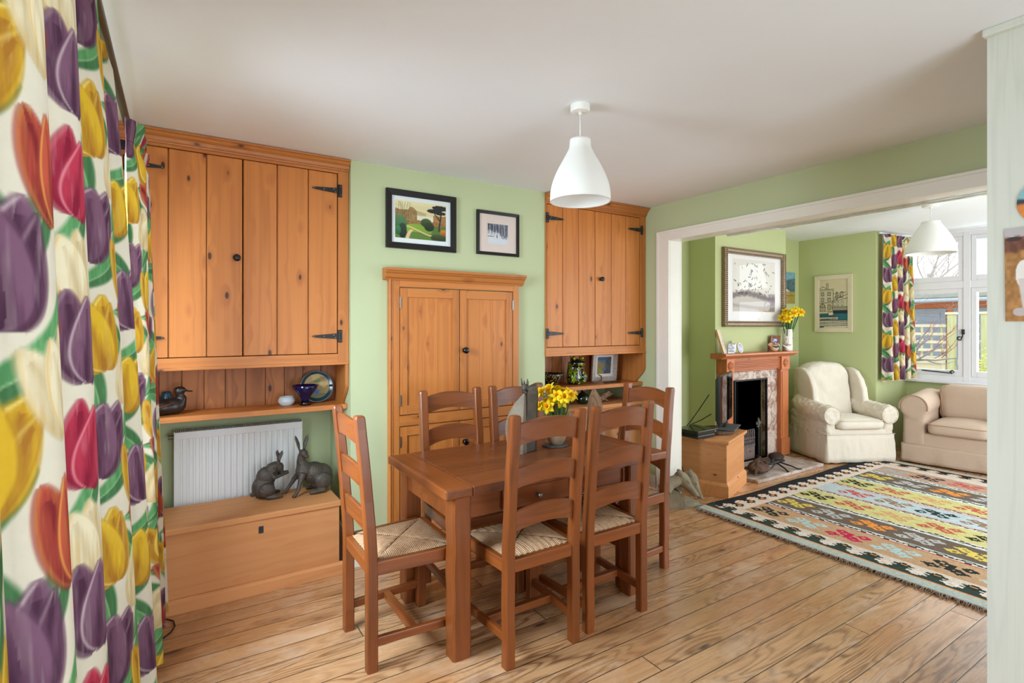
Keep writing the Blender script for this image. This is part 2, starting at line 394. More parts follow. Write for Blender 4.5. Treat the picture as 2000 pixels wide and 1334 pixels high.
def struct(name, mb, mat, parent=None, **k):
    o = mb.build(name, mat, parent, **k)
    if parent is None: o['kind'] = 'structure'
    return o
H, HL = 2.40, 2.49
struct('floor', MB().box(-0.42, 7.52, -1.82, 3.8, -0.12, 0.0), M['floor'])
struct('ceiling_dining', MB().box(-0.42, 3.36, -1.82, 3.78, H, H+0.2), M['ceil'])
struct('ceiling_lounge', MB().box(3.36, 7.52, -0.5, 3.8, HL, HL+0.11), M['ceil'])
# dining room
w = MB()
w.box(-0.42, -0.30, -1.82, 0.75, 0, H).box(-0.42, -0.30, 2.92, 3.78, 0, H).box(-0.42, -0.30, 0.75, 2.92, 0, 0.85).box(-0.42, -0.30, 0.75, 2.92, 2.2, H)
struct('wall_left', w, M['green'])
struct('wall_back', MB().box(-0.30, 3.30, 3.62, 3.78, 0, H), M['green'])
struct('wall_chimney', MB().box(0.857, 2.268, 3.13, 3.62, 0, H), M['green'])
w = MB(); w.box(3.30, 3.42, 2.905, 3.78, 0, HL).box(3.30, 3.42, 0.633, 2.905, 2.148, HL).box(3.30, 3.42, 0.52, 0.633, 0, HL)
struct('wall_right', w, M['green'])
w = MB(); w.box(2.27, 2.42, -1.82, 0.633, 0, H).box(2.42, 3.36, 0.52, 0.633, 0, H)
struct('wall_partition', w, M['white_wood'])
w = MB(); w.box(-0.30, 0.0, -1.82, -1.7, 0, H).box(2.0, 2.27, -1.82, -1.7, 0, H).box(0.0, 2.0, -1.82, -1.7, 2.15, H)
struct('wall_front', w, M['green'])
d = struct('door_1', MB().box(0.0, 0.07, -1.79, -1.73, 0, 2.15).box(1.93, 2.0, -1.79, -1.73, 0, 2.15).box(0.965, 1.035, -1.79, -1.73, 0, 2.15).box(0.07, 0.965, -1.79, -1.73, 2.07, 2.15).box(1.035, 1.93, -1.79, -1.73, 2.07, 2.15).box(0.07, 0.965, -1.79, -1.73, 0, 0.1).box(1.035, 1.93, -1.79, -1.73, 0, 0.1), M['frame_white'], bevel=0.004)
d = struct('window_2', MB().box(-0.40, -0.33, 0.75, 0.82, 0.85, 2.2).box(-0.40, -0.33, 2.85, 2.92, 0.85, 2.2).box(-0.40, -0.33, 1.50, 1.56, 0.92, 2.13).box(-0.40, -0.33, 0.82, 2.85, 0.85, 0.92).box(-0.40, -0.33, 0.82, 2.85, 2.13, 2.2), M['frame_white'], bevel=0.004)
MB().box(-0.367, -0.363, 0.82, 2.85, 0.92, 2.13).build('window_pane', M['glass'], d)
MB().box(-0.36, -0.235, 0.72, 2.95, 0.815, 0.85).build('window_sill', M['frame_white'], d, bevel=0.006)
# skirting on the chimney breast and alcoves
b = MB()
prof = lambda y: [(y, 0), (y-0.018, 0), (y-0.018, 0.17), (y-0.012, 0.195), (y, 0.205)]
b.prism(prof(3.13), 'x', 0.857, 1.078); b.prism(prof(3.13), 'x', 2.02, 2.268); b.prism(prof(3.62), 'x', -0.3, 0.84); b.prism(prof(3.62), 'x', 2.286, 3.30)
b.box(0.839, 0.857, 3.112, 3.60, 0, 0.2)
struct('baseboard_back', b, M['gloss_white'])
struct('baseboard_right', MB().box(3.282, 3.30, 3.0, 3.60, 0, 0.2), M['gloss_white'])
# opening: lining and architrave
a = MB()
a.box(3.282, 3.30, 2.862, 2.985, 0, 2.182); a.box(3.282, 3.30, 0.70, 2.862, 2.101, 2.182)
a.box(3.276, 3.30, 2.962, 2.985, 0, 2.182); a.box(3.276, 3.30, 0.70, 2.962, 2.163, 2.182)
a.box(3.30, 3.42, 2.862, 2.906, 0, 2.148); a.box(3.30, 3.42, 0.633, 2.862, 2.101, 2.148)
a.box(3.42, 3.438, 2.862, 2.985, 0, 2.182); a.box(3.42, 3.438, 0.70, 2.862, 2.101, 2.182)
struct('trim_1', a, M['gloss_white'], bevel=0.003)
g = MB().box(3.438, 3.475, 0.70, 2.45, 2.088, 2.135)
struct('trim_2', g, plain('silvery_gloss_track', (214, 216, 200), 0.12, 0.8, 0.3, var=0.25, scale=6, bump=0.3, bscale=9), bevel=0.003)
# lounge
bx0, bx1, by = 4.52, 5.762, 3.35
ox0, ox1, oz = 4.74, 5.305, 0.873
w = MB(); w.box(3.42, 6.75, 3.67, 3.8, 0, HL)
w.box(bx0, ox0, by, 3.67, 0, HL).box(ox1, bx1, by, 3.67, 0, HL).box(ox0, ox1, by, 3.67, oz, HL)
struct('wall_lounge_back', w, M['green_lounge'])
w = MB(); w.box(6.60, 6.75, 2.80, 3.67, 0, HL).box(6.75, 7.52, 2.80, 2.95, 0, 0.78).box(7.36, 7.52, -0.5, 2.80, 0, 0.78).box(6.60, 6.75, -0.5, 0.05, 0, HL).box(6.75, 7.52, -0.5, -0.4, 0, HL)
struct('wall_lounge_window', w, M['green_lounge'])
w = MB(); w.box(3.42, 4.0, -0.5, -0.38, 0, HL).box(6.3, 6.60, -0.5, -0.38, 0, HL).box(4.0, 6.3, -0.5, -0.38, 2.1, HL).box(3.30, 3.42, -0.5, 0.52, 0, HL)
struct('wall_lounge_front', w, M['green_lounge'])
f = MB()
f.box(ox0-0.03, ox0, 3.28, 3.66, 0.0, oz).box(ox1, ox1+0.03, 3.36, 3.66, 0.0, oz).box(ox0, ox1, 3.63, 3.66, 0.0, oz).box(ox0, ox1, 3.36, 3.66, oz-0.02, oz).box(ox0, ox1, 3.28, 3.63, 0.0, 0.032)
struct('wall_firebox', f, M['soot'])
# bay window: frame, panes, sill
X0, X1 = 7.375, 7.445
f = MB()
def fr(y0, y1, z0, z1, dx=0.0): f.box(X0+dx, X1+dx, y0, y1, z0, z1)
f.box(X0-0.02, X1+0.03, 2.80, 2.87, 0.80, HL)
for ym in (2.226, 1.52, 0.82, 0.12): f.box(X0-0.013, X1+0.001, ym-0.032, ym+0.032, 0.80, HL-0.002)
f.box(X0-0.009, X1-0.002, -0.4, 2.80, 2.425, HL); f.box(X0-0.009, X1-0.002, -0.4, 2.80, 1.845, 1.925); f.box(X0-0.009, X1-0.002, -0.4, 2.80, 0.78, 0.86)
cols = [(2.80, 2.258), (2.194, 1.552), (1.488, 0.852), (0.788, 0.152)]
for (a1, a0) in cols:
    for z0, z1 in ((0.86, 1.845), (1.925, 2.425)):
        fw = 0.05
        fr(a0+0.003, a0+fw, z0, z1); fr(a1-fw, a1-0.003, z0, z1); fr(a0+fw, a1-fw, z0, z0+fw+0.012); fr(a0+fw, a1-fw, z1-fw, z1)
# glazed side light of the bay, white from sill to ceiling
f.box(6.78, 7.36, 2.802, 2.86, 0.78, 0.86); f.box(6.78, 7.36, 2.802, 2.86, 2.40, HL-0.002); f.box(6.78, 7.36, 2.802, 2.86, 1.85, 1.92); f.box(6.75, 6.82, 2.80, 2.86, 0.78, HL); f.box(7.28, 7.36, 2.80, 2.86, 0.78, HL)
win = struct('window_1', f, M['frame_white'], bevel=0.004)
MB().box(7.408, 7.412, -0.38, 2.80, 0.86, 2.43).build('window_pane', M['glass'], win)
MB().box(6.8, 7.38, 2.828, 2.832, 0.84, 2.42).build('window_pane', M['glass'], win)
MB().prism([(7.30, 0.772), (7.30, 0.80), (7.44, 0.806), (7.44, 0.772)], 'y', -0.38, 2.80).build('window_sill', M['frame_white'], win, bevel=0.006)
# black iron casement stay and fastener
st = MB(); ys = [2.63, 2.56, 2.49, 2.42, 2.385]
st.bar((7.352, 2.64, 0.908), (7.352, 2.36, 0.892), 0.007, 0.012)
st.tube([(7.352, 2.352+0.02*math.cos(a)*(1-a/14), 0.907+0.02*math.sin(a)*(1-a/14)) for a in [i*0.4-1.5 for i in range(26)]], 0.004, 6)
st.cyl((7.368, 2.60, 0.906), (7.34, 2.60, 0.906), 0.007); st.cyl((7.368, 2.44, 0.897), (7.34, 2.44, 0.897), 0.006)
st.build('casement_stay', M['black'], win, smooth=True)
st = MB(); st.box(7.345, 7.376, 2.243, 2.268, 1.33, 1.385); st.tube([(7.345, 2.256, 1.34), (7.342, 2.258, 1.31), (7.342, 2.27, 1.285)], 0.006, 6)
st.tube([(7.342, 2.285+0.022*math.cos(a)*(1-a/16), 1.287+0.022*math.sin(a)*(1-a/16)) for a in [i*0.4-2.6 for i in range(28)]], 0.004, 6)
st.build('casement_fastener', M['black'], win, smooth=True)
# curved curtain track round the bay
trk = MB(); pts = [(6.60, 2.765, 2.462), (6.80, 2.755, 2.462), (7.02, 2.735, 2.462), (7.14, 2.68, 2.462), (7.2, 2.55, 2.462)]+[(7.22, 2.4-0.2*i, 2.462) for i in range(13)]
for i in range(len(pts)-1): trk.bar(pts[i], pts[i+1], 0.02, 0.018)
tag(trk.build('curtain_track', M['frame_white']), 'white curtain track curving along the top of the bay window', 'curtain track')
# ------------------------------------------------------------------ fitted pine cupboards in the alcoves
def hinge_t(parent, x, z, y, d):
    # black T-hinge: plate at x, tapering strap running d*0.15 across the door
    m = MB(); m.box(x-0.012, x+0.012, y-0.006, y+0.002, z-0.037, z+0.037)
    m.prism([(x, z-0.017), (x+d*0.145, z-0.006), (x+d*0.157, z), (x+d*0.145, z+0.006), (x, z+0.017)], 'y', y-0.006, y+0.001)
    m.cyl((x-d*-0.004, y-0.006, z-0.036), (x-d*-0.004, y-0.006, z+0.036), 0.006, n=8)
    o = m.build('hinge', M['black'], parent, bevel=0.0012)
    s = MB()
    for (dx, dz) in ((d*0.145, 0), (d*0.09, 0), (d*0.035, 0.007), (d*0.025, -0.009), (0-d*0.003, 0.025), (-d*0.003, -0.026)): s.ell((x+dx, y-0.006, z+dz), (0.004, 0.0018, 0.004), n=8, m=4)
    s.build('screw', M['steel'], o, smooth=True, each=True)
def knob(parent, x, y, z, r=0.019, mat='black'):
    # a turned knob standing out of a front that faces -y
    prof = [(0.0, 0), (r*0.75, 0), (r*0.75, 0.004), (r*0.42, 0.008), (r*0.42, 0.014), (r*0.85, 0.019), (r, 0.027), (r*0.85, 0.034), (r*0.4, 0.038), (0, 0.0385)]
    m = MB(); m.rings([[Vector((x+max(q, 1e-5)*math.cos(2*PI*k/20), y-t, z+max(q, 1e-5)*math.sin(2*PI*k/20))) for k in range(20)] for q, t in prof])
    return m.build('knob', M[mat], parent, smooth=True)
def plank_door(parent, edges, z0, z1, y):
    m = MB()
    for a, b in zip(edges[:-1], edges[1:]):
        m.prism([(a+0.0075, y), (b-0.002, y), (b-0.002, y+0.018), (a+0.002, y+0.018), (a+0.002, y+0.006)], 'z', z0, z1)
        m.cyl((a+0.0055, y+0.003, z0), (a+0.0055, y+0.003, z1), 0.003, n=6)
    m.box(edges[0]+0.002, edges[-1]-0.002, y+0.016, y+0.026, z0+0.002, z1-0.002)
    return m.build('door', M['pine_z'], parent, bevel=0.0012)
def alcove_cupboard(name, label, x0, x1, yf, doors, dz, hx, kn, grp, side):
    t = thing(name, label, 'cupboard', (x0, yf, 0.92), group=grp)
    z0, z1 = dz
    sl, sr = doors[0][0]-0.003, doors[-1][-1]+0.003
    c = MB(); c.box(x0, sl, yf, yf+0.024, z0-0.055, z1+0.02); c.box(sr, x1, yf, yf+0.024, z0-0.055, z1+0.02)
    c.box(x0, x1, yf+0.03, 3.60, z0-0.068, z0-0.045); c.box(x0, x0+0.016, yf+0.024, 3.6, z0-0.05, H-0.01); c.box(x1-0.016, x1, yf+0.024, 3.6, z0-0.05, H-0.01)
    c.build('carcass_board', M['pine_z'], t, bevel=0.002, each=True)
    r = MB(); r.box(sl, sr, yf, yf+0.024, z0-0.055, z0-0.004); r.box(sl, sr, yf, yf+0.024, z1+0.004, z1+0.03)
    r.box(x0, x1, yf-0.006, yf+0.02, z0-0.068, z0-0.052)
    r.build('rail', M['pine_x'], t, bevel=0.002, each=True)
    k = MB(); pr = [(yf+0.02, z1+0.018), (yf-0.008, z1+0.018), (yf-0.010, z1+0.026), (yf-0.016, z1+0.030), (yf-0.020, z1+0.046), (yf-0.034, z1+0.056), (yf-0.040, z1+0.066), (yf-0.052, z1+0.070), (yf-0.052, H-0.004), (yf+0.02, H-0.004)]
    k.prism(pr, 'x', x0, x1); k.build('cornice', M['pine_x'], t, bevel=0.0015)
    for e in doors:
        dd = plank_door(t, e, z0, z1, yf+0.006)
        if e is doors[0]:
            for hz in (z1-0.1, z0+0.1): hinge_t(dd, hx[0], hz, yf, 1)
        else:
            for hz in (z1-0.1, z0+0.1): hinge_t(dd, hx[1], hz, yf, -1)
        if e[0] <= kn[0] <= e[-1]: knob(dd, kn[0], yf+0.006, kn[1])
    # open shelf below, with a shaped end bracket and boarded back
    zb = z0-0.068
    b = MB(); n = 11; w_ = (x1-x0)/n
    for i in range(n): b.box(x0+i*w_+0.002, x0+(i+1)*w_-0.002, 3.42, 3.432, 0.955, zb)
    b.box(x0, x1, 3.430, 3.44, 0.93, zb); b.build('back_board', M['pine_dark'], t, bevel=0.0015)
    s = MB(); s.box(x0, x1, yf+0.035, 3.44, 0.925, 0.955); s.build('shelf', M['pine_x'], t, bevel=0.003)
    pp = [(yf, zb), (yf, 1.075)]
    for i in range(13):
        u = i/12; pp.append((yf+0.105*(0.5-0.5*math.cos(PI*u)), 1.075-u*0.15))
    pp += [(3.44, 0.925), (3.44, zb)]
    ex = x1-0.02 if side > 0 else x0
    e = MB(); e.prism(pp, 'x', ex, ex+0.02); e.build('end_bracket', M['pine_z'], t, bevel=0.002)
    if side == 2:
        e = MB(); e.prism(pp, 'x', x0, x0+0.02); e.build('end_bracket', M['pine_z'], t, bevel=0.002)
    return t
alcove_cupboard('wall_cupboard', 'pine boarded wall cupboard above the radiator alcove, beside the tulip curtains', -0.30, 0.855, 3.165,
    [[-0.213, -0.045, 0.122, 0.291], [0.293, 0.462, 0.627, 0.79]], (1.262, 2.317), (-0.215, 0.803), (0.262, 1.785), 'boarded alcove cupboards', 1)
alcove_cupboard('wall_cupboard', 'narrower-planked pine wall cupboard beside the wide opening, above the low chest', 2.27, 3.298, 3.118,
    [[2.277, 2.427, 2.581, 2.745], [2.747, 2.916, 3.074, 3.235]], (1.266, 2.317), (2.279, 3.25), (2.80, 1.79), 'boarded alcove cupboards', 1)

# ------------------------------------------------------------------ panelled cupboard built into the chimney breast
t = thing('panelled_cupboard', 'tall pine cupboard with four panelled doors set into the green chimney breast', 'cupboard', (1.55, 3.10, 0))
yf = 3.098
c = MB(); c.box(1.078, 1.146, yf, 3.128, 0, 1.71); c.box(1.972, 2.020, yf, 3.128, 0, 1.71)
c.cyl((1.085, yf-0.002, 0), (1.085, yf-0.002, 1.71), 0.008, n=10); c.cyl((1.099, yf, 0), (1.099, yf, 1.71), 0.005, n=8)
c.build('stile', M['pine_z'], t, bevel=0.003, each=True)
c = MB(); c.box(1.146, 1.972, yf, 3.128, 1.662, 1.71); c.box(1.146, 1.972, yf, 3.128, 0.803, 0.868); c.box(1.146, 1.972, yf, 3.128, 0, 0.11)
c.build('cross_rail', M['pine_x'], t, bevel=0.003, each=True)
k = MB(); pr = [(3.13, 1.702), (yf-0.006, 1.702), (yf-0.010, 1.712), (yf-0.020, 1.718), (yf-0.030, 1.740), (yf-0.042, 1.748), (yf-0.044, 1.756), (yf-0.055, 1.757), (yf-0.055, 1.774), (3.13, 1.774)]
k.prism(pr, 'x', 1.048, 2.052); k.build('cornice', M['pine_x'], t, bevel=0.002)
def panel_door(x0, x1, z0, z1, kn=None, hx=None):
    sw = 0.048; y0, y1 = yf+0.004, yf+0.024
    m = MB(); m.box(x0, x0+sw, y0, y1, z0, z1); m.box(x1-sw, x1, y0, y1, z0, z1)
    n = 3; a, b = x0+sw-0.002, x1-sw+0.002
    for i in range(n): m.box(a+(b-a)*i/n+0.0004, a+(b-a)*(i+1)/n, y0+0.011, y1-0.002, z0+0.05, z1-0.05)
    d = m.build('door', M['pine_z'], t, bevel=0.0018)
    r = MB(); r.box(x0+sw, x1-sw, y0, y1, z1-0.056, z1); r.box(x0+sw, x1-sw, y0, y1, z0, z0+0.056)
    r.build('door_rail', M['pine_x'], d, bevel=0.0018, each=True)
    if kn: knob(d, kn[0], y0, kn[1], 0.022, 'black_gloss')
    for hz in (z0+0.09, z1-0.09):
        h = MB(); h.cyl((hx, yf, hz-0.033), (hx, yf, hz+0.033), 0.005, n=8); h.box(hx-0.006, hx+0.006, yf-0.001, yf+0.006, hz-0.033, hz+0.033)
        h.build('hinge', M['steel'], d)
panel_door(1.150, 1.556, 0.873, 1.657, None, 1.149); panel_door(1.561, 1.968, 0.873, 1.657, (1.594, 1.262), 1.970)
panel_door(1.150, 1.556, 0.115, 0.798, None, 1.149); panel_door(1.561, 1.968, 0.115, 0.798, (1.594, 0.66), 1.970)

# ------------------------------------------------------------------ blanket chest, radiator, low chest
t = thing('blanket_chest', 'long pale pine blanket chest with two bronze hares on its lid', 'chest', (0.25, 3.25, 0))
MB().box(-0.27, 0.782, 3.092, 3.455, 0.03, 0.386).build('body', M['old_x'], t, bevel=0.003)
m = MB(); m.box(-0.28, 0.789, 3.080, 3.462, 0.388, 0.42); m.build('lid', M['old_x'], t, bevel=0.005)
MB().prism([(3.066, 0), (3.066, 0.058), (3.078, 0.07), (3.092, 0.07), (3.092, 0)], 'x', -0.275, 0.797).build('plinth', M['old_x'], t, bevel=0.002)
m = MB(); m.box(0.36, 0.384, 3.089, 3.093, 0.315, 0.352); m.ell((0.372, 3.088, 0.338), (0.005, 0.003, 0.005)); m.build('escutcheon', M['black'], t, bevel=0.001)
t = thing('radiator', 'white ribbed panel radiator under the shelf, behind the blanket chest', 'radiator', (0.32, 3.55, 0.25))
rx0, rx1 = -0.02, 0.656
pts = [(rx0, 3.505), (rx0+0.022, 3.505)]; n = 20; p_ = (rx1-rx0-0.044)/n
for i in range(n):
    a = rx0+0.022+i*p_; pts += [(a+0.004, 3.505), (a+0.008, 3.512), (a+p_*0.5-0.002, 3.512), (a+p_*0.5+0.002, 3.505)]
pts += [(rx1, 3.505), (rx1, 3.515), (rx0, 3.515)]
m = MB(); m.prism(pts, 'z', 0.29, 0.782); m.box(rx0, rx1, 3.503, 3.515, 0.782, 0.822); m.box(rx0, rx1, 3.503, 3.515, 0.25, 0.29); m.build('front_panel', M['radiator'], t, bevel=0.002)
m = MB(); m.box(rx0-0.003, rx0+0.002, 3.505, 3.59, 0.26, 0.828); m.box(rx1-0.002, rx1+0.003, 3.505, 3.59, 0.26, 0.828); m.build('side_panel', M['radiator'], t, bevel=0.002, each=True)
m = MB(); m.box(rx0, rx1, 3.585, 3.59, 0.26, 0.82)
for i in range(66): m.box(rx0+0.008+i*0.01, rx0+0.0105+i*0.01, 3.516, 3.586, 0.812, 0.826)
m.build('top_grille', M['radiator'], t)
m = MB(); m.cyl((rx0-0.03, 3.55, 0.79), (rx0, 3.55, 0.79), 0.012, n=10); m.build('bleed_valve', M['steel'], t)
m = MB(); m.box(rx0+0.1, rx0+0.14, 3.59, 3.619, 0.3, 0.5); m.box(rx1-0.14, rx1-0.1, 3.59, 3.619, 0.3, 0.5); m.build('wall_bracket', M['radiator'], t, each=True)

t = thing('low_chest', 'low old pine cupboard in the alcove below the shelf with the frog jug', 'cupboard', (2.78, 3.3, 0))
MB().box(2.285, 3.285, 3.165, 3.60, 0.0, 0.765).build('body', M['old_x'], t, bevel=0.004)
MB().box(2.275, 3.296, 3.140, 3.61, 0.768, 0.796).build('top', M['old_x'], t, bevel=0.004)
for a, b in ((2.30, 2.78), (2.79, 3.27)):
    d = MB().box(a, b, 3.150, 3.164, 0.6, 0.75).build('drawer', M['old_x'], t, bevel=0.003); knob(d, (a+b)/2, 3.150, 0.675, 0.016)
    MB().box(a, b, 3.150, 3.164, 0.08, 0.59).build('door', M['old_z'], t, bevel=0.003)

# ------------------------------------------------------------------ dining table
t = thing('dining_table', 'solid dark oak dining table with thick square legs', 'table', (1.6, 2.34, 0))
m = MB(); m.box(0.935, 1.064, 1.988, 2.705, 0.692, 0.735); m.box(2.140, 2.268, 1.988, 2.705, 0.692, 0.735)
m.build('tabletop_end_board', M['oak_y'], t, bevel=0.008, seg=3, each=True)
m = MB(); e = [1.988, 2.17, 2.34, 2.52, 2.705]
for a, b in zip(e[:-1], e[1:]): m.box(1.0648, 2.1392, a+0.0003, b-0.0003, 0.692, 0.735)
m.build('tabletop', M['oak_top'], t, bevel=0.004)
m = MB(); m.box(1.062, 2.005, 2.034, 2.052, 0.585, 0.692); m.box(1.062, 2.005, 2.60, 2.62, 0.585, 0.692); m.box(0.99, 1.012, 2.09, 2.57, 0.585, 0.692); m.box(2.056, 2.078, 2.09, 2.57, 0.585, 0.692)
m.build('apron', M['oak_x'], t, bevel=0.002, each=True)
m = MB(); m.box(1.228, 1.60, 2.016, 2.034, 0.592, 0.682); d = m.build('drawer', M['oak_x'], t, bevel=0.004)
knob(d, 1.415, 2.016, 0.637, 0.012, 'steel')
m = MB(); m.box(1.70, 1.985, 2.024, 2.034, 0.592, 0.602); m.box(1.70, 1.985, 2.024, 2.034, 0.674, 0.684); m.box(1.69, 1.702, 2.024, 2.034, 0.592, 0.684); m.box(1.973, 1.985, 2.024, 2.034, 0.592, 0.684)
m.build('apron_frame', M['oak_x'], t, bevel=0.002)
def hewn_leg(x0, x1, y0, y1, z1, seed):
    rr = []; n = 12
    for i in range(n+1):
        z = z1*i/n; q = 0.003*math.sin(i*1.7+seed); s_ = 0.003*math.sin(i*1.3+seed*2)
        ch = 0.008
        a0, a1, b0, b1 = x0+q*0.6, x1+s_*0.5, y0+s_*0.5, y1-q*0.6
        rr.append([Vector(p) for p in ((a0+ch, b0, z), (a1-ch, b0, z), (a1, b0+ch, z), (a1, b1-ch, z), (a1-ch, b1, z), (a0+ch, b1, z), (a0, b1-ch, z), (a0, b0+ch, z))])
    return MB().rings(rr)
for i, (lx, ly) in enumerate(((0.978, 2.003), (1.998, 2.003), (0.978, 2.560), (1.998, 2.560))):
    hewn_leg(lx, lx+0.086 if lx < 1.5 else lx+0.08, ly, ly+0.085, 0.692, i).build('leg', M['oak_z'], t)

# ------------------------------------------------------------------ ladder-back chairs with rush seats
def rush_mat():
    m = NT('woven_rush'); o = m.coord(); s = m.n('ShaderNodeSeparateXYZ'); m.set(s.inputs[0], o)
    ax = m.math('DIVIDE', m.math('ABSOLUTE', s.outputs[0]), 0.19); ay = m.math('DIVIDE', m.math('ABSOLUTE', s.outputs[1]), 0.185)
    side = m.math('GREATER_THAN', ax, ay)
    wob = m.math('MULTIPLY', m.math('SUBTRACT', m.noise(o, 16, 3), 0.5), 0.012)
    u = m.math('ADD', m.math('ADD', m.math('MULTIPLY', s.outputs[0], m.math('SUBTRACT', 1.0, side)), m.math('MULTIPLY', s.outputs[1], side)), wob)
    st = m.math('MULTIPLY_ADD', m.math('SINE', m.math('MULTIPLY', u, 2*PI/0.0075)), 0.5, 0.5)
    n1 = m.noise(m.vmath('MULTIPLY', o, (60, 60, 1)), 1.0, 3)
    c = m.mix(m.math('MULTIPLY', m.math('POWER', m.math('SUBTRACT', 1.0, st), 2.0), 0.75), lin((214, 176, 138)), lin((128, 88, 56)))
    c = m.mix(m.ss(n1, 0.45, 0.75), c, lin((178, 130, 92)))
    dm = m.math('ABSOLUTE', m.math('SUBTRACT', ax, ay))
    c = m.mix(m.ss(dm, 0.012, 0.045, 0.75, 0), c, lin((92, 60, 38)))
    m.bump(m.math('SUBTRACT', st, m.ss(dm, 0.0, 0.05, 1.5, 0)), 0.7, 0.004)
    return m.fin(c, 0.7, 0.3)
M['rush'] = rush_mat()
def lean(z):
    # how far a rear post has leaned back at height z
    if z < 0.44: return 0.0
    u = (z-0.44)/0.615; return 0.052*(u**1.25)
def make_chair(label):
    c = thing('dining_chair', label, 'chair', group='ladder-back dining chairs')
    for sx in (-1, 1):
        rr = []; xs = sx*0.1735
        zs = [0, 0.1, 0.25, 0.40, 0.44, 0.5, 0.6, 0.7, 0.8, 0.9, 1.0, 1.043, 1.050, 1.0545, 1.056]
        for z in zs:
            hw = 0.0225; hd = 0.0225
            if z > 1.044: q = (z-1.044)/0.012; k_ = 0.0075*(1-math.sqrt(max(0, 1-q*q))); hw -= k_; hd -= k_
            if z > 0.44: hd -= 0.002*(z-0.44)/0.6
            yc = -0.185-lean(z); ch = 0.005
            xo = xs + 0.0012*math.sin(z*23+sx)
            rr.append([Vector(p) for p in ((xo-hw+ch, yc-hd, z), (xo+hw-ch, yc-hd, z), (xo+hw, yc-hd+ch, z), (xo+hw, yc+hd-ch, z), (xo+hw-ch, yc+hd, z), (xo-hw+ch, yc+hd, z), (xo-hw, yc+hd-ch, z), (xo-hw, yc-hd+ch, z))])
        MB().rings(rr).build('back_post', M['oak_z'], c, local=True)
        x0 = sx*0.1965
        m = MB(); m.prism([(x0-0.0225, 0.1625), (x0+0.0225, 0.1625), (x0+0.0225, 0.2075), (x0-0.0225, 0.2075)], 'z', 0, 0.442)
        m.build('leg', M['oak_z'], c, local=True, bevel=0.005)
    for zb, ht in ((0.562, 0.085), (0.745, 0.085), (0.925, 0.092)):
        m = MB(); rr = []; n = 14
        for i in range(n+1):
            u = -1+2*i/n; x = u*0.156; arch = 0.024*(1-u*u); bow = -0.016*(1-u*u)
            z0_, z1_ = zb+arch*1.05, zb+ht+arch
            y0_, y1_ = -0.185-lean(z0_)+bow, -0.185-lean(z1_)+bow; th = 0.009
            rr.append([Vector(p) for p in ((x, y0_-th, z0_), (x, y0_+th, z0_), (x, y1_+th, z1_-0.003), (x, y1_+th-0.004, z1_), (x, y1_-th+0.004, z1_), (x, y1_-th, z1_-0.003))])
        m.rings(rr).build('slat', M['oak_x'], c, local=True)
    m = MB(); m.box(-0.174, 0.174, 0.176, 0.204, 0.392, 0.448); m.build('seat_rail', M['oak_x'], c, local=True, bevel=0.004)
    m = MB(); m.box(-0.151, 0.151, -0.202, -0.174, 0.392, 0.446); m.build('seat_rail', M['oak_x'], c, local=True, bevel=0.004)
    for sx in (-1, 1):
        m = MB(); m.bar((sx*0.181, -0.17, 0.420), (sx*0.205, 0.17, 0.420), 0.024, 0.056); m.build('seat_rail', M['oak_y'], c, local=True, bevel=0.004)
        m = MB(); m.bar((sx*0.174, -0.165, 0.115), (sx*0.197, 0.165, 0.115), 0.024, 0.036); m.build('stretcher', M['oak_y'], c, local=True, bevel=0.004)
    m = MB(); m.box(-0.176, 0.176, -0.016, 0.016, 0.098, 0.132); m.build('stretcher', M['oak_x'], c, local=True, bevel=0.004)
    def seat(u, v):
        w = 0.168+0.019*v; x = (u*2-1)*w; y = -0.176+0.352*v
        a, b = abs(u*2-1), abs(v*2-1); e = max(a, b)
        z = 0.447+0.012*(1-e**6) - 0.012*math.exp(-((a-b)/0.06)**2)*(0.4+0.6*e)*(1 if e < 0.97 else 0) + 0.002*math.sin(u*70)*(1 if b > a else 0)
        return (x, y, z)
    m = MB(); m.sheet(60, 60, seat); m.box(-0.165, 0.165, -0.17, 0.17, 0.425, 0.440); m.build('seat', M['rush'], c, local=True, smooth=True)
    return c
ch = make_chair('oak ladder-back chair at the table end nearest the blanket chest, rush seat pulled out')
ch.location = (0.8575, 2.32, 0); ch.rotation_euler = (0, 0, -PI/2)
for (x, y, rz, lb) in (
    (1.335, 2.0475, 0.0, 'oak ladder-back chair on the near long side, its back hiding the daffodil pot'),
    (1.786, 2.067, 0.0, 'oak ladder-back chair on the near long side, second from the blanket chest end'),
    (2.236, 2.318, PI/2, 'oak ladder-back chair at the table end beside the sitting room opening'),
    (1.340, 2.545, PI+0.012, 'oak ladder-back chair against the panelled cupboard doors, left of the pair behind the table'),
    (1.792, 2.545, PI, 'oak ladder-back chair behind the table, its back partly hidden by the grey angular vase')):
    copy_tree(ch, (x, y, 0), rz, lb)
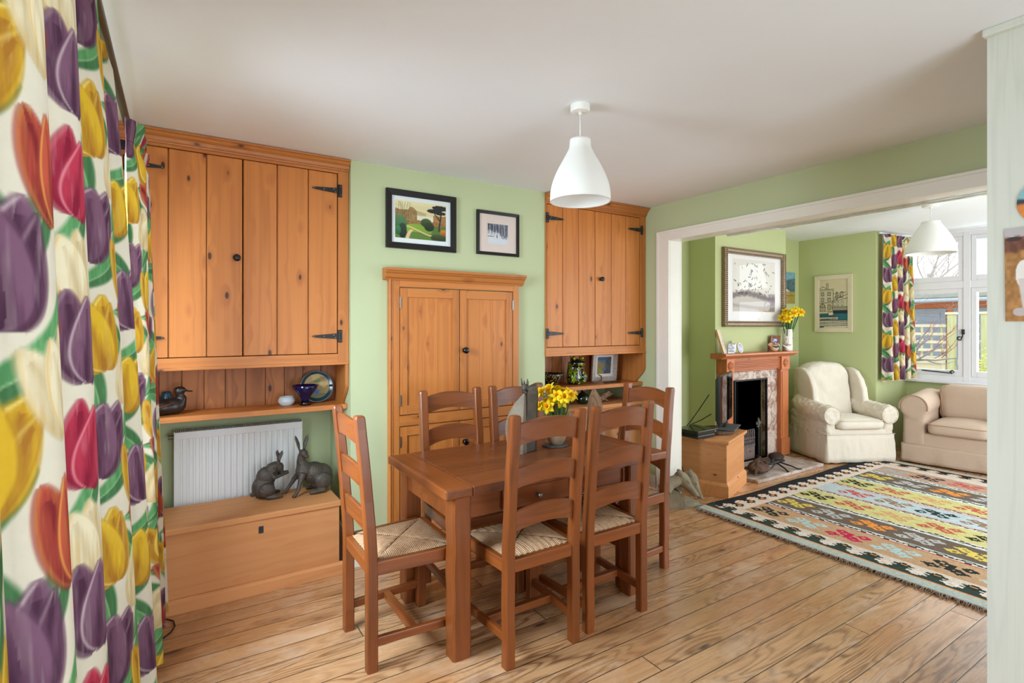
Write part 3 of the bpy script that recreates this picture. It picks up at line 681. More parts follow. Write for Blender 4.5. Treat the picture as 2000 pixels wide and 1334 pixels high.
# ------------------------------------------------------------------ painted grids (colour stored on the mesh)
def grid_mesh(name, P, C, mat, parent=None, face=False, smooth=True, solid=0.0):
    P = np.asarray(P, float); ny, nx = P.shape[:2]
    if parent is not None: P = P - np.array(origin_of(parent))
    me = bpy.data.meshes.new(name)
    me.vertices.add(nx*ny); me.vertices.foreach_set('co', P.reshape(-1).astype(np.float32))
    idx = np.arange(nx*ny).reshape(ny, nx)
    q = np.stack([idx[:-1, :-1], idx[:-1, 1:], idx[1:, 1:], idx[1:, :-1]], -1).reshape(-1, 4)
    nf = len(q)
    me.loops.add(nf*4); me.loops.foreach_set('vertex_index', q.reshape(-1).astype(np.int32))
    me.polygons.add(nf); me.polygons.foreach_set('loop_start', np.arange(0, nf*4, 4, dtype=np.int32))
    try: me.polygons.foreach_set('loop_total', np.full(nf, 4, dtype=np.int32))
    except Exception: pass
    me.update(calc_edges=True)
    me.polygons.foreach_set('use_smooth', [smooth]*nf)
    a = me.attributes.new('Col', 'FLOAT_COLOR', 'FACE' if face else 'POINT')
    c = np.ones((nf if face else nx*ny, 4), np.float32); c[:, :3] = nlin(np.asarray(C).reshape(-1, 3))
    a.data.foreach_set('color', c.reshape(-1))
    me.materials.append(mat); me.validate()
    o = bpy.data.objects.new(name, me); COL.objects.link(o)
    if parent is not None: o.parent = parent
    if solid:
        m = o.modifiers.new('solid', 'SOLIDIFY'); m.thickness = solid; m.offset = 0
    return o
def put(C, mask, rgb):
    mask = np.clip(mask, 0, 1)[..., None]; rgb = np.asarray(rgb, float)
    return C*(1-mask) + rgb*mask
def soft(d, w): return np.clip(0.5-d/w, 0, 1)
def vnoise(u, v, seed=0):
    # smooth value noise on arrays
    rs = np.random.RandomState(seed); T = rs.rand(64, 64)
    iu, iv = np.floor(u).astype(int), np.floor(v).astype(int); fu, fv = u-iu, v-iv
    fu = fu*fu*(3-2*fu); fv = fv*fv*(3-2*fv)
    g = lambda a, b: T[a % 64, b % 64]
    return (g(iu, iv)*(1-fu)+g(iu+1, iv)*fu)*(1-fv) + (g(iu, iv+1)*(1-fu)+g(iu+1, iv+1)*fu)*fv

# ------------------------------------------------------------------ tulip fabric
PAL = {'p': ((116, 82, 102), (72, 44, 62), (206, 192, 188)), 'y': ((204, 166, 46), (156, 106, 40), (230, 212, 140)), 'r': ((176, 56, 76), (126, 32, 52), (224, 160, 162)),
       'o': ((182, 84, 62), (118, 40, 42), (222, 178, 76)), 'c': ((218, 206, 174), (184, 164, 124), (206, 164, 92))}
FW, FH = 0.60, 0.50
MOT = [('l', .28, .14, 28, .34, 0), ('l', .12, .34, -42, .32, 0), ('l', .48, .40, 52, .30, 0), ('l', .40, .08, -50, .30, 0), ('l', .10, .10, 40, .26, 0), ('l', .36, .34, -35, .28, 0), ('l', .50, .08, 20, .24, 0), ('l', .22, .40, -60, .22, 0), ('l', .02, .30, -25, .26, 0), ('l', .42, .20, 70, .2, 0), ('l', .16, .24, 15, .2, 0), ('l', .56, .42, 35, .22, 0),
       ('t', .30, .02, -18, .15, 'c'), ('t', .07, .16, 8, .185, 'p'), ('t', .20, .06, -12, .175, 'y'), ('t', .33, .20, 14, .165, 'r'), ('t', .47, .00, -6, .18, 'p'), ('t', .45, .26, 10, .17, 'y'),
       ('t', .57, .14, -10, .165, 'o'), ('t', .19, .30, 20, .16, 'c'), ('t', .07, .40, -14, .18, 'y'), ('t', .33, .40, 4, .175, 'p'), ('t', .56, .34, -22, .15, 'c'), ('t', .22, .44, -30, .13, 'o')]
def fabric(s, z, scale=1.0):
    s = s/scale; z = z/scale
    C = np.empty(s.shape+(3,)); C[:] = (206, 198, 178)
    st = vnoise(s*260, z*30, 3)*0.5+vnoise(s*90, z*14, 4)*0.5
    for (ty, cx, cz, rot, h, pal) in MOT:
        dx = (s-cx+FW/2) % FW-FW/2; dz = (z-cz+FH/2) % FH-FH/2
        a0 = math.radians(rot); ca, sa = math.cos(a0), math.sin(a0)
        A = dx*sa+dz*ca+h/2; B = dx*ca-dz*sa
        near = (np.abs(A-h/2) < h*0.75) & (np.abs(B) < h*0.8)
        if not near.any(): continue
        a, b, q = A[near], B[near], st[near]; col = C[near]
        if ty == 'l':
            t = np.clip(a/h, 0.001, 0.999); bc = b-0.16*h*4*t*(1-t); hw = 0.026*np.sin(PI*t)**0.7
            m = soft(np.abs(bc)-hw, 0.008)*(a > 0)*(a < h)
            g = np.array((104, 158, 104.))*(1-q[:, None]*0.55)+np.array((44, 92, 52.))*q[:, None]*0.55
            g = np.where((bc > 0)[:, None], g*0.8, g*1.02)
            col = put(col, m, g); col = put(col, soft(np.abs(bc)-0.0015, 0.003)*m*0.6, (170, 196, 150))
        else:
            mid, dark, edge = [np.array(x, float) for x in PAL[pal]]
            for (ro, off, wf, hf, lift, dk) in ((11, 0.20, 0.24, 1.0, 0, 0.45), (-11, -0.20, 0.24, 1.0, 0, 0.6), (17, 0.26, 0.13, 0.90, 0, 0.85), (1, 0.03, 0.255, 0.95, 0, 0.1)):
                r_ = math.radians(ro); c_, s_ = math.cos(r_), math.sin(r_)
                bb = b-off*h*0.35; pa = bb*s_+a*c_; pb = bb*c_-a*s_+0.0
                t = np.clip(pa/(h*hf), 0.001, 0.999)
                hw = wf*h*np.sin(PI*t**0.72)**0.62
                hw2 = wf*h*np.sin(PI*np.clip(t+0.012, 0.001, 0.999)**0.72)**0.62; gr = np.clip((hw2-hw)/(0.012*h*hf), -2.2, 2.2)
                d = (np.abs(pb)-hw)/np.sqrt(1+gr*gr); m = soft(d, 0.009)*(pa > 0)*(pa < h*hf)
                rel = np.clip(np.abs(pb)/np.maximum(hw, 1e-4), 0, 1)
                k = np.clip(dk+0.6*(q-0.45)*1.6+0.75*(1-t)**2-0.15+0.5*np.exp(-(rel/0.28)**2)*(t < 0.85)-0.25*rel, 0, 1)[:, None]
                g = mid*(1-k)+dark*k
                hl = np.clip((q-0.55)*2.2, 0, 1)[:, None]*0.45*(rel > 0.25)[:, None]; g = g*(1-hl)+edge*hl
                col = put(col, m, g)
                col = put(col, soft(np.abs(d+0.005)-0.0015, 0.006)*m*(0.85 if dk < 0.5 else 0.4)*np.clip(0.6-pb/np.maximum(hw, 1e-4), 0, 1), edge)
                col = put(col, soft(np.abs(d)-0.0006, 0.005)*(pa > 0)*(pa < h*hf)*0.35, dark*0.8)
        C[near] = col
    return C
def curtain(name, label, fx, s_range, zr, ns, nz, group, head=0.0, u0=0.0):
    # fx(v (0..1 along), z) -> plan position; cloth length is measured along the folds at mid height
    v = np.linspace(0, 1, ns); z = np.linspace(zr[0], zr[1], nz)
    V, Z = np.meshgrid(v, z); P = fx(V, Z)
    pm = fx(v[None, :], np.full((1, ns), (zr[0]*0.6+zr[1]*0.4)))[0]
    arc = np.concatenate([[0], np.cumsum(np.linalg.norm(np.diff(pm[:, :2], axis=0), axis=1))])
    C = fabric(np.broadcast_to(arc, Z.shape)+u0, Z)
    C = np.where((np.abs(Z-(zr[1]-head)) < 0.0015)[..., None] & (head > 0), C*0.75, C)
    t = thing(name, label, 'curtain', tuple(P[0, ns//2]), group=group)
    grid_mesh('cloth', P, C, M['paint_fabric'], t)
    return t
def near_fx(V, Z):
    y = 0.22+1.68*V; h = np.clip((2.24-Z)/2.2, 0, 1)
    base = -0.205+0.062*h+(0.008+0.060*np.sqrt(h))*np.clip((y-1.45)/0.4, 0, 1)
    amp = 0.030+0.020*h
    ph = (y-0.98)/0.32
    w = np.cos(2*PI*ph+0.3*np.sin(Z*1.3)*h); w = np.sign(w)*np.abs(w)**0.8
    x = base+amp*w+0.010*np.cos(2*PI*(y-0.98)/0.11+Z)*h*0.5
    top = np.clip((Z-2.16)/0.06, 0, 1); x = x*(1-top*0.5)+(-0.185+0.018*np.cos(2*PI*ph*2))*top*0.5
    return np.stack([x, y+0.02*np.sin(2*PI*ph*2)*h, Z], -1)
curtain('curtain', 'large tulip-print curtain hanging nearest the camera, filling the picture edge', near_fx, None, (0.03, 2.235), 1300, 640, 'tulip-print curtains', 0.0, 0.27)
def far_fx(V, Z):
    y = 2.46+0.50*V; h = np.clip((2.22-Z)/2.1, 0, 1)
    base = -0.142+0.034*h+0.012*h*V
    amp = 0.024+0.024*h; ph = (y-2.945)/0.135
    x = base+amp*np.cos(2*PI*ph)+0.008*np.cos(2*PI*ph*2.3+Z*2)
    # pinch pleats near the top
    top = np.clip((Z-2.05)/0.06, 0, 1)*np.clip((2.19-Z)/0.06, 0, 1); x = x*(1-0.35*top)+(-0.165)*0.35*top
    return np.stack([x, y+0.03*h*(V-0.5), Z], -1)
curtain('curtain', 'gathered tulip-print curtain at the far end of the side window, beside the blanket chest', far_fx, None, (0.075, 2.215), 320, 600, 'tulip-print curtains', 0.085, 0.05)
def bay_fx(V, Z):
    h = np.clip((2.45-Z)/1.6, 0, 1)
    x = 6.625+(0.56+0.06*h)*V; amp = 0.022+0.022*h; ph = V*4.6
    y = 2.712+amp*np.cos(2*PI*ph)-0.02*V
    return np.stack([x+0.015*np.sin(2*PI*ph*2)*h, y, Z], -1)
curtain('curtain', 'short tulip-print curtain at the corner of the bay window above the sofa', bay_fx, None, (0.815, 2.448), 240, 330, 'tulip-print curtains', 0.09, 0.4)
t = thing('curtain_pole', 'dark curtain pole running under the ceiling to the pine cupboard', 'curtain pole', (-0.18, 1.6, 2.25))
MB().cyl((-0.182, 0.1, 2.262), (-0.178, 3.02, 2.25), 0.0135, n=16).build('pole', M['pole'], t, smooth=True)
for y in (0.3, 3.0): MB().box(-0.30, -0.19, y-0.012, y+0.012, 2.235, 2.275).build('bracket', M['black'], t, bevel=0.002)
m = MB(); m.ell((-0.178, 3.04, 2.25), 0.021); m.build('finial', M['pole'], t, smooth=True)
# the dark lead on the floor by the curtain
c = Vector((0, 3.0, 0.006)); m = MB()
m.tube([(-0.14, 2.84, 0.006), (-0.1, 2.84, 0.006), (-0.06, 2.86, 0.006), (-0.03, 2.9, 0.006), (-0.015, 2.95, 0.006), (-0.02, 3.0, 0.006), (-0.045, 3.03, 0.008), (-0.08, 3.04, 0.012)], 0.0035, 6)
tag(m.build('cable', M['black'], None, smooth=True), 'thin black cable looping over the floorboards by the curtain hem', 'cable')

# ------------------------------------------------------------------ pictures
def pic_axes(n):
    N = Vector(n).normalized(); U = Vector((0, 0, 1)); R = U.cross(N).normalized(); U = N.cross(R)
    return R, U, N
def framed(name, label, c, n, w, h, fw, depth, fmat, paintfn, res, art, mount=None, mount_rect=None, glass=True, cat='picture', tilt=0.0, group=None, ornate=False):
    R, U, N = pic_axes(n); c = Vector(c)
    if tilt: U = (U*math.cos(tilt)-N*math.sin(tilt)); N = R.cross(U)
    RM = Matrix((R, U, N)).transposed()
    t = thing(name, label, cat, tuple(c), group=group)
    Q = lambda u, v, d: c+R*u+U*v+N*d
    m = MB()
    def rail(a0, a1, b0, b1):
        V = [m.bm.verts.new(Q(*p)) for p in ((a0[0], a0[1], 0), (a1[0], a1[1], 0), (b1[0], b1[1], 0), (b0[0], b0[1], 0), (a0[0], a0[1], depth), (a1[0], a1[1], depth), (b1[0], b1[1], depth*0.8), (b0[0], b0[1], depth*0.8))]
        for f in ((0,3,2,1),(4,5,6,7),(0,1,5,4),(1,2,6,5),(2,3,7,6),(3,0,4,7)): m._f([V[i] for i in f])
    o = [(-w/2,-h/2),(w/2,-h/2),(w/2,h/2),(-w/2,h/2)]; i_ = [(-w/2+fw,-h/2+fw),(w/2-fw,-h/2+fw),(w/2-fw,h/2-fw),(-w/2+fw,h/2-fw)]
    for k in range(4): rail(o[k], o[(k+1) % 4], i_[k], i_[(k+1) % 4])
    if ornate:
        for k in range(4):
            a, b = Vector(o[k]), Vector(o[(k+1) % 4]); ia = Vector(i_[k]); L = (b-a).length; d = (b-a)/L; nrm = Vector((-d[1], d[0])); q = int(L/0.021)
            for j in range(q+1):
                for off, rr_ in ((0.008, 0.0095), (fw-0.012, 0.008)):
                    p = a+d*(L*j/q)*0.985+d*L*0.0075+nrm*off
                    if abs(p[0]) < w/2 and abs(p[1]) < h/2: m.ell(Q(p[0], p[1], depth*0.95), rr_, n=6, m=4)
    m.build('frame', fmat, t, bevel=0.0 if ornate else 0.0015)
    iw, ih = w-2*fw+0.004, h-2*fw+0.004
    if mount: 
        b = MB(); b.obox(Q(0, 0, 0.004), (iw, ih, 0.004), RM); b.build('mount', mount, t)
    au, av, aw, ah = art
    nx, ny = res; uu = np.linspace(0, 1, nx); vv = np.linspace(0, 1, ny); UU, VV = np.meshgrid(uu, vv)
    base = np.array(Q(au-aw/2, av-ah/2, 0.0072)); P = base+UU[..., None]*np.array(R)*aw+VV[..., None]*np.array(U)*ah
    grid_mesh('print', P, paintfn(UU, VV), M['paint'], t, smooth=False)
    if glass:
        b = MB(); b.obox(Q(0, 0, 0.0105), (iw, ih, 0.002), RM); b.build('glazing', M['pic_glass'], t)
    return t
def paint_park(u, v):
    C = np.empty(u.shape+(3,)); n = vnoise(u*9, v*9, 1); n2 = vnoise(u*40, v*30, 2)
    C[:] = (214, 202, 150); C = put(C, np.clip((v-0.62)*2, 0, 1), (232, 222, 170)); C = put(C, soft(np.abs(v-0.86)-0.03, 0.1)*0.4, (190, 190, 170))
    hill = 0.70+0.06*np.sin(u*3.0+0.6)-0.10*np.clip(u-0.45, 0, 1)*2
    C = put(C, (v < hill)*(u < 0.6)*(v > 0.55)*0.8, (172, 158, 116)); C = put(C, soft(np.abs(v-0.57)-0.07, 0.05)*(u > 0.3)*(u < 0.8), (222, 216, 190))
    tr = 0.72+0.18*n-0.5*np.clip(u-0.25, 0, 1)*1.2
    C = put(C, (v < tr)*(u < 0.42)*0.85, np.stack([120+40*n2, 96+30*n2, 62+10*n2], -1)); C = put(C, (v < 0.45+0.08*n)*(u > 0.2)*0.9, np.stack([110+50*n2, 84+40*n2, 52+20*n2], -1))
    C = put(C, (v < 0.62+0.1*n)*(u > 0.74)*0.85, np.stack([134+40*n2, 96+24*n2, 60+10*n2], -1))
    C = put(C, (v < 0.40)*1.0, (88, 116, 54)); lawn = ((u-0.42)/0.30)**2+((v-0.24)/0.17)**2
    C = put(C, soft(lawn-1, 0.12)*(v > 0.12), np.stack([150-50*u, 176-30*u, 62+0*u], -1)); C = put(C, (v < 0.14+0.05*np.sin(u*4)), (96, 126, 58))
    path = np.abs(v-(0.30-0.28*(u-0.2)+0.04*np.sin(u*7))); C = put(C, soft(path-0.018, 0.012)*(u > 0.2)*(u < 0.82), (222, 188, 142))
    path2 = np.abs(u-0.24-(v-0.02)*0.5+0.04*np.sin(v*9)); C = put(C, soft(path2-0.035, 0.02)*(v < 0.24), (220, 186, 140))
    for (cx, cy, rx, ry, c) in ((0.08, 0.38, 0.14, 0.24, (74, 110, 72)), (0.14, 0.2, 0.08, 0.2, (44, 62, 48)), (0.05, 0.2, 0.06, 0.12, (52, 110, 66)), (0.60, 0.46, 0.11, 0.12, (62, 82, 48)), (0.66, 0.36, 0.10, 0.12, (48, 58, 40)), (0.95, 0.22, 0.07, 0.1, (176, 104, 44)), (0.85, 0.08, 0.16, 0.1, (60, 72, 44))):
        d = ((u-cx)/rx)**2+((v-cy)/ry)**2; sh = np.clip((v-cy)/ry*0.5+0.5, 0, 1)[..., None]
        C = put(C, soft(d-1, 0.15), np.array(c, float)*(0.75+0.5*sh))
    tk = np.abs(u-0.88+0.02*np.sin(v*6)); C = put(C, soft(tk-0.012, 0.008)*(v > 0.25)*(v < 0.85), (40, 34, 34))
    br = np.abs((v-0.55)-(0.88-u)*1.6); C = put(C, soft(br-0.02, 0.02)*(u > 0.76)*(u < 0.88)*(v > 0.55), (44, 38, 36))
    for (cx, cy, rx, ry) in ((0.73, 0.80, 0.12, 0.055), (0.88, 0.76, 0.11, 0.05), (0.90, 0.90, 0.17, 0.07), (0.84, 0.84, 0.10, 0.05)):
        C = put(C, soft(((u-cx)/rx)**2+((v-cy)/ry)**2-1+0.5*(n2-0.5), 0.2), (46, 46, 48))
    for k in range(7):
        x = 0.05+k*0.035; C = put(C, soft(np.abs(u-x-0.02*np.sin(v*9+k))-0.003, 0.004)*(v > 0.5)*(v < 0.97)*0.8, (96, 74, 62))
    return C
def paint_snow(u, v):
    n = vnoise(u*30, v*30, 5); n2 = vnoise(u*12, v*9, 6); C = np.empty(u.shape+(3,)); C[:] = (206, 212, 218)
    e = 0.55+0.12*np.sin(u*5+1)-0.25*np.clip(u-0.6, 0, 1)+0.08*(n-0.5); e = np.where(np.abs(u-0.5) < 0.1, e+0.1, e)
    C = put(C, soft(e-v, 0.1), np.stack([74+60*n, 78+60*n, 92+60*n], -1))
    for k in range(26):
        x = (k*0.618) % 1; w = 0.004+0.006*((k*0.37) % 1); b = 0.35+0.25*((k*0.73) % 1)
        C = put(C, soft(np.abs(u-x-0.06*(v-0.5)*math.sin(k))-w, 0.006)*(v > b)*(v < b+0.55), (44, 46, 58) if k % 3 else (190, 194, 200))
    C = put(C, soft(np.abs(v-0.37)-0.02, 0.02)*(u < 0.3), (172, 108, 62)); C = put(C, soft(((u-0.46)/0.02)**2+((v-0.38)/0.09)**2-1, 0.3), (30, 30, 36))
    for k in range(6): C = put(C, soft(((u-0.68-k*0.05)/0.012)**2+((v-0.36+0.02*(k % 3))/0.06)**2-1, 0.3), (50, 50, 58))
    return C
framed('framed_picture', 'wide black-framed painting of a park with a forked path', (1.302, 3.129, 2.083), (0, -1, 0), 0.472, 0.363, 0.037, 0.022, M['frame_black'], paint_park, (150, 110), (-0.005, 0.003, 0.342, 0.234), M['mount_white'])
framed('framed_picture', 'small square black-framed print of a snowy wood with bare trees', (1.864, 3.129, 2.058), (0, -1, 0), 0.338, 0.300, 0.021, 0.018, M['frame_black'], paint_snow, (100, 90), (-0.002, -0.003, 0.163, 0.138), M['mount_pink'])

# ------------------------------------------------------------------ pendants
def pendant(label, x, y, zc, zt, zb, rn, rb, rose_r, wide):
    t = thing('pendant_lamp', label, 'pendant lamp', (x, y, zc), group=None)
    MB().lathe([(0, zc), (rose_r, zc), (rose_r, zc-0.028), (rose_r-0.004, zc-0.032), (0, zc-0.032)], (x, y, 0)).build('ceiling_rose', M['shade'], t, smooth=True, bevel=0.002)
    MB().cyl((x, y, zc-0.03), (x, y, zt-0.005), 0.003, n=8).build('cord', M['white_plastic'], t, smooth=True)
    MB().cyl((x, y, zc-0.045), (x, y, zc-0.03), 0.008, n=10).build('cord_grip', M['white_plastic'], t, smooth=True)
    prof = []; n = 28; hh = zt-zb
    for i in range(n+1):
        u = i/n
        if wide: k = 0.10*min(u/0.14, 1)+0.90*math.sin(min(max((u-0.10)/0.90, 0), 1)*PI/2)**1.05
        else: k = 0.03*min(u/0.16, 1)+0.97*math.sin(min(max((u-0.13)/0.80, 0), 1)*PI/2)**1.15
        prof.append((rn+(rb-rn)*k, zt-hh*u))
    inner = [(max(r-0.004, 0.001), z) for r, z in prof[::-1]]; inner[0] = (prof[-1][0]-0.004, zb)
    MB().lathe([(0.004, zt)]+prof+inner[:-1]+[(0.004, zt-0.004)], (x, y, 0), 48).build('shade', M['shade'], t, smooth=True)
    MB().cyl((x, y, zt-0.004), (x, y, zt-0.07), 0.02, n=14).build('lamp_holder', M['white_plastic'], t, smooth=True)
    MB().ell((x, y, zt-0.11), (0.03, 0.03, 0.04)).build('bulb', M['ceramic_white'], t, smooth=True)
    return t
pendant('white bell-shaped pendant lamp hanging over the dining table', 1.502, 1.807, H, 2.246, 1.972, 0.046, 0.133, 0.043, False)
pendant('wider white pendant lamp hanging in front of the bay window', 5.549, 1.926, HL, 2.335, 2.055, 0.066, 0.182, 0.062, True)

# ------------------------------------------------------------------ on the dining table
TZ = 0.7355
t = thing('vase', 'tall grey metallic angular vase with a crooked spout on the dining table', 'vase', (1.62, 2.40, TZ))
def vring(z, u):
    # ridge towards the room, a narrow pale face to one side and a broader one to the other, drawn in to the spout
    wl = 0.066+0.034*math.sin(PI*min(u*1.05, 1))-0.078*u**3.2; wr = 0.085-0.070*u**1.8
    rx, ry = 1.552+0.028*u**2, 2.342+0.026*u**2
    return [Vector((rx, ry, z)), Vector((rx+wr*0.80, ry+wr*0.42, z)), Vector((rx+wr*0.45-wl*0.25, ry+wr*0.55+wl*0.62, z)), Vector((rx-wl*0.80, ry+wl*0.62, z))]
rr = [vring(TZ+(1.078-TZ)*i/18, i/18) for i in range(19)]
MB().rings(rr).build('body', M['vase_grey'], t, bevel=0.002)
rr = []
for i in range(13):
    u = i/12; z = TZ+0.355*u; L = 0.135-0.03*max(0, (u-0.8)/0.2)**2; x0, y0 = 1.575+0.02*u, 2.372+0.006*u; dx, dy = 0.90, 0.42; th = 0.014
    rr.append([Vector((x0-dy*th, y0+dx*th, z)), Vector((x0+dy*th, y0-dx*th, z)), Vector((x0+dx*L*0.6+dy*(th+0.012), y0+dy*L*0.6-dx*(th+0.012), z)), Vector((x0+dx*L+dy*th*0.4, y0+dy*L-dx*th*0.4, z+0.012*u)), Vector((x0+dx*L-dy*th*0.4, y0+dy*L+dx*th*0.4, z+0.012*u)), Vector((x0+dx*L*0.6-dy*th, y0+dy*L*0.6+dx*th, z))])
MB().rings(rr).build('rear_wing', plain('raku_brown_grey', (92, 84, 74), 0.5, 0.4, 0.15, var=0.4, scale=14, bump=0.15), t, bevel=0.002)
m = MB(); m.tube([(1.583, 2.372, 1.06), (1.582, 2.37, 1.085), (1.584, 2.37, 1.105)], [0.016, 0.013, 0.017], 8)
for a in (-0.9, 0.2, 1.2, 2.6): m.tube([(1.584+0.014*math.cos(a), 2.370+0.014*math.sin(a), 1.10), (1.584+0.02*math.cos(a), 2.370+0.02*math.sin(a), 1.128+0.01*math.sin(3*a))], [0.006, 0.002], 6)
m.tube([(1.572, 2.362, 1.07), (1.592, 2.358, 1.055), (1.60, 2.36, 1.075), (1.588, 2.358, 1.09)], 0.005, 6)
m.build('spout', M['bronze'], t, smooth=True)

def flower(tname, base, top, facing, sc, parent):
    # one daffodil stem with six petals, a trumpet and a papery sheath
    b, p = Vector(base), Vector(top); mid = (b+p)/2+Vector((0, 0, 0.01))
    F = Vector(facing).normalized(); m = MB(); m.tube([b, mid, p-F*0.012, p], [0.0042*sc, 0.0042*sc, 0.0036*sc, 0.003*sc], 6); st = m.build('stalk', M['stem'], parent, smooth=True)
    A = F.orthogonal().normalized(); B = F.cross(A); m = MB()
    for k in range(6):
        a = k*PI/3+0.2; d = A*math.cos(a)+B*math.sin(a); s = F.cross(d); ff = 0.10 if k % 2 else 0.02
        rr = [[p+F*(0.004+ff*0.02*i+0.004*math.sin(i))*sc+d*(L*sc)+s*(w*sc*q) for q in (-1, 0, 1)] for i, (L, w) in enumerate(((0.004, 0.004), (0.014, 0.0125), (0.026, 0.0125), (0.036, 0.007), (0.042, 0.001)))]
        V = [[m.bm.verts.new(x+(F*0.002*sc if j == 1 else Vector())) for j, x in enumerate(r)] for r in rr]
        for i in range(4):
            for j in range(2): m._f([V[i][j], V[i][j+1], V[i+1][j+1], V[i+1][j]])
    pet = m.build('petals', M['daffodil'], st, smooth=True, solid=0.0012)
    m = MB(); n = 16; rr = []
    for (h_, r) in ((0.002, 0.007), (0.012, 0.0095), (0.024, 0.0125), (0.031, 0.0165)):
        rr.append([p+F*h_*sc+(A*math.cos(2*PI*k/n)+B*math.sin(2*PI*k/n))*r*sc*(1+0.07*(k % 2)*(h_ > 0.03)) for k in range(n)])
    m.rings(rr, True, False); m.build('trumpet', M['daff_trumpet'], st, smooth=True, solid=0.001)
    m = MB(); m.tube([p-F*0.03*sc, p-F*0.014*sc, p], [0.002*sc, 0.0055*sc, 0.003*sc], 6); m.build('sheath', M['papery'], st, smooth=True)
def leafblades(parent, base, n, h, spread, rs):
    m = MB()
    for k in range(n):
        a = rs.uniform(0, 2*PI); r = rs.uniform(0.1, 1)*spread; b = Vector(base)+Vector((math.cos(a), math.sin(a), 0))*r*0.35; tp = Vector(base)+Vector((math.cos(a)*r*1.3, math.sin(a)*r*1.3, h*rs.uniform(0.75, 1.0)))
        m.tube([b, b.lerp(tp, 0.5)+Vector((0, 0, 0.02)), tp], [0.006, 0.006, 0.002], 5, flat=0.3)
    return m.build('leaves', M['stem'], parent, smooth=True)
pc = (1.835, 2.42)
t = thing('slate_mat', 'ragged grey slate mat under the daffodil pot', 'mat', (pc[0]-0.01, pc[1], TZ))
pts = []; rs = random.Random(3)
for k in range(22):
    a = 2*PI*k/22; r = 0.062+rs.uniform(-0.008, 0.010); pts.append((pc[0]-0.008+r*1.15*math.cos(a), pc[1]+r*math.sin(a)))
MB().prism(pts, 'z', TZ+0.0005, TZ+0.008).build('slab', M['slate'], t, bevel=0.001)
PZ = TZ+0.0085
t = thing('flower_pot', 'beige ribbed stoneware pot of yellow daffodils on the dining table', 'flower pot', (pc[0], pc[1], PZ))
prof = [(0.0, PZ), (0.034, PZ), (0.037, PZ+0.004)]
for i in range(24):
    u = i/23; prof.append((0.037+0.027*math.sin(u*PI/2)**0.8+0.0008*(i % 2), PZ+0.006+0.082*u))
prof += [(0.063, PZ+0.092), (0.059, PZ+0.092), (0.056, PZ+0.05), (0.03, PZ+0.03), (0, PZ+0.03)]
MB().lathe(prof, (pc[0], pc[1], 0), 40).build('pot', M['pot'], t, smooth=True)
MB().lathe([(0.0590, PZ+0.0915), (0.0645, PZ+0.0925), (0.0635, PZ+0.099), (0.0575, PZ+0.099), (0.057, PZ+0.0915)], (pc[0], pc[1], 0), 40).build('rim', M['ceramic_white'], t, smooth=True)
rs = random.Random(11)
leafblades(t, (pc[0], pc[1], PZ+0.05), 26, 0.19, 0.06, rs)
camv = Vector((0, 0, 1.42))
for k in range(17):
    a = k*2.399; r = 0.115*math.sqrt((k+0.5)/17); x = pc[0]+r*math.cos(a)*1.05; y = pc[1]+r*math.sin(a)*0.8; z = PZ+0.245+0.075*rs.random()-0.35*r+0.02*(k % 2)
    f = Vector((math.cos(a)*0.7, math.sin(a)*0.7, 0.35))+Vector((-0.45, -0.6, 0.1))*rs.uniform(0.3, 1.1)
    flower('d', (pc[0]+0.25*r*math.cos(a), pc[1]+0.25*r*math.sin(a), PZ+0.05), (x, y, z), f, rs.uniform(0.88, 1.08), t)
# ------------------------------------------------------------------ on the shelves
SZ = 0.9555
t = thing('decoy_duck', 'dark wooden decoy duck on the shelf beside the tulip curtain', 'ornament', (-0.06, 3.30, SZ))
m = MB(); m.ell((-0.08, 3.30, SZ+0.042), (0.105, 0.055, 0.043)); m.ell((-0.02, 3.30, SZ+0.045), (0.055, 0.045, 0.044)); m.ell((-0.17, 3.30, SZ+0.065), (0.05, 0.03, 0.02))
m.tube([(0.005, 3.30, SZ+0.06), (0.018, 3.30, SZ+0.085), (0.002, 3.298, SZ+0.105), (0.0, 3.296, SZ+0.122)], [0.034, 0.021, 0.018, 0.022], 10)
m.ell((0.006, 3.296, SZ+0.126), (0.030, 0.021, 0.021))
dk = plain('dark_painted_duck', (44, 34, 30), 0.35, 0.5, var=0.3, scale=18)
m.build('body', dk, t, remesh=0.005, smo=5)
m = MB(); m.tube([(0.03, 3.294, SZ+0.124), (0.048, 3.291, SZ+0.119), (0.063, 3.288, SZ+0.118)], [0.011, 0.009, 0.006], 8, flat=0.5); m.build('bill', M['black_plastic'], t, smooth=True)
m = MB(); m.tube([(-0.15, 3.246, SZ+0.04), (-0.08, 3.238, SZ+0.05), (0.0, 3.247, SZ+0.07)], [0.004, 0.02, 0.004], 8, flat=0.4); m.build('wing', plain('chestnut_wing', (92, 52, 28), 0.4, 0.4, var=0.2), t, smooth=True)
m = MB(); m.lathe([(0.0, SZ+0.083), (0.022, SZ+0.083), (0.024, SZ+0.10), (0.02, SZ+0.112), (0.0, SZ+0.112)], (-0.055, 3.36, 0), 14)
t2 = thing('small_jar', 'small blue glazed jar standing behind the decoy duck', 'jar', (-0.055, 3.37, SZ))
MB().lathe([(0.0, SZ), (0.022, SZ), (0.03, SZ+0.03), (0.03, SZ+0.08), (0.02, SZ+0.1), (0.021, SZ+0.112), (0.017, SZ+0.112), (0.016, SZ+0.09), (0, SZ+0.02)], (-0.055, 3.385, 0), 20).build('body', plain('teal_glaze', (30, 84, 110), 0.2, 0.6, var=0.3), t2, smooth=True)
m.bm.free()
t = thing('pot', 'small pale grey rounded pot on the shelf above the radiator', 'bowl', (0.535, 3.31, SZ))
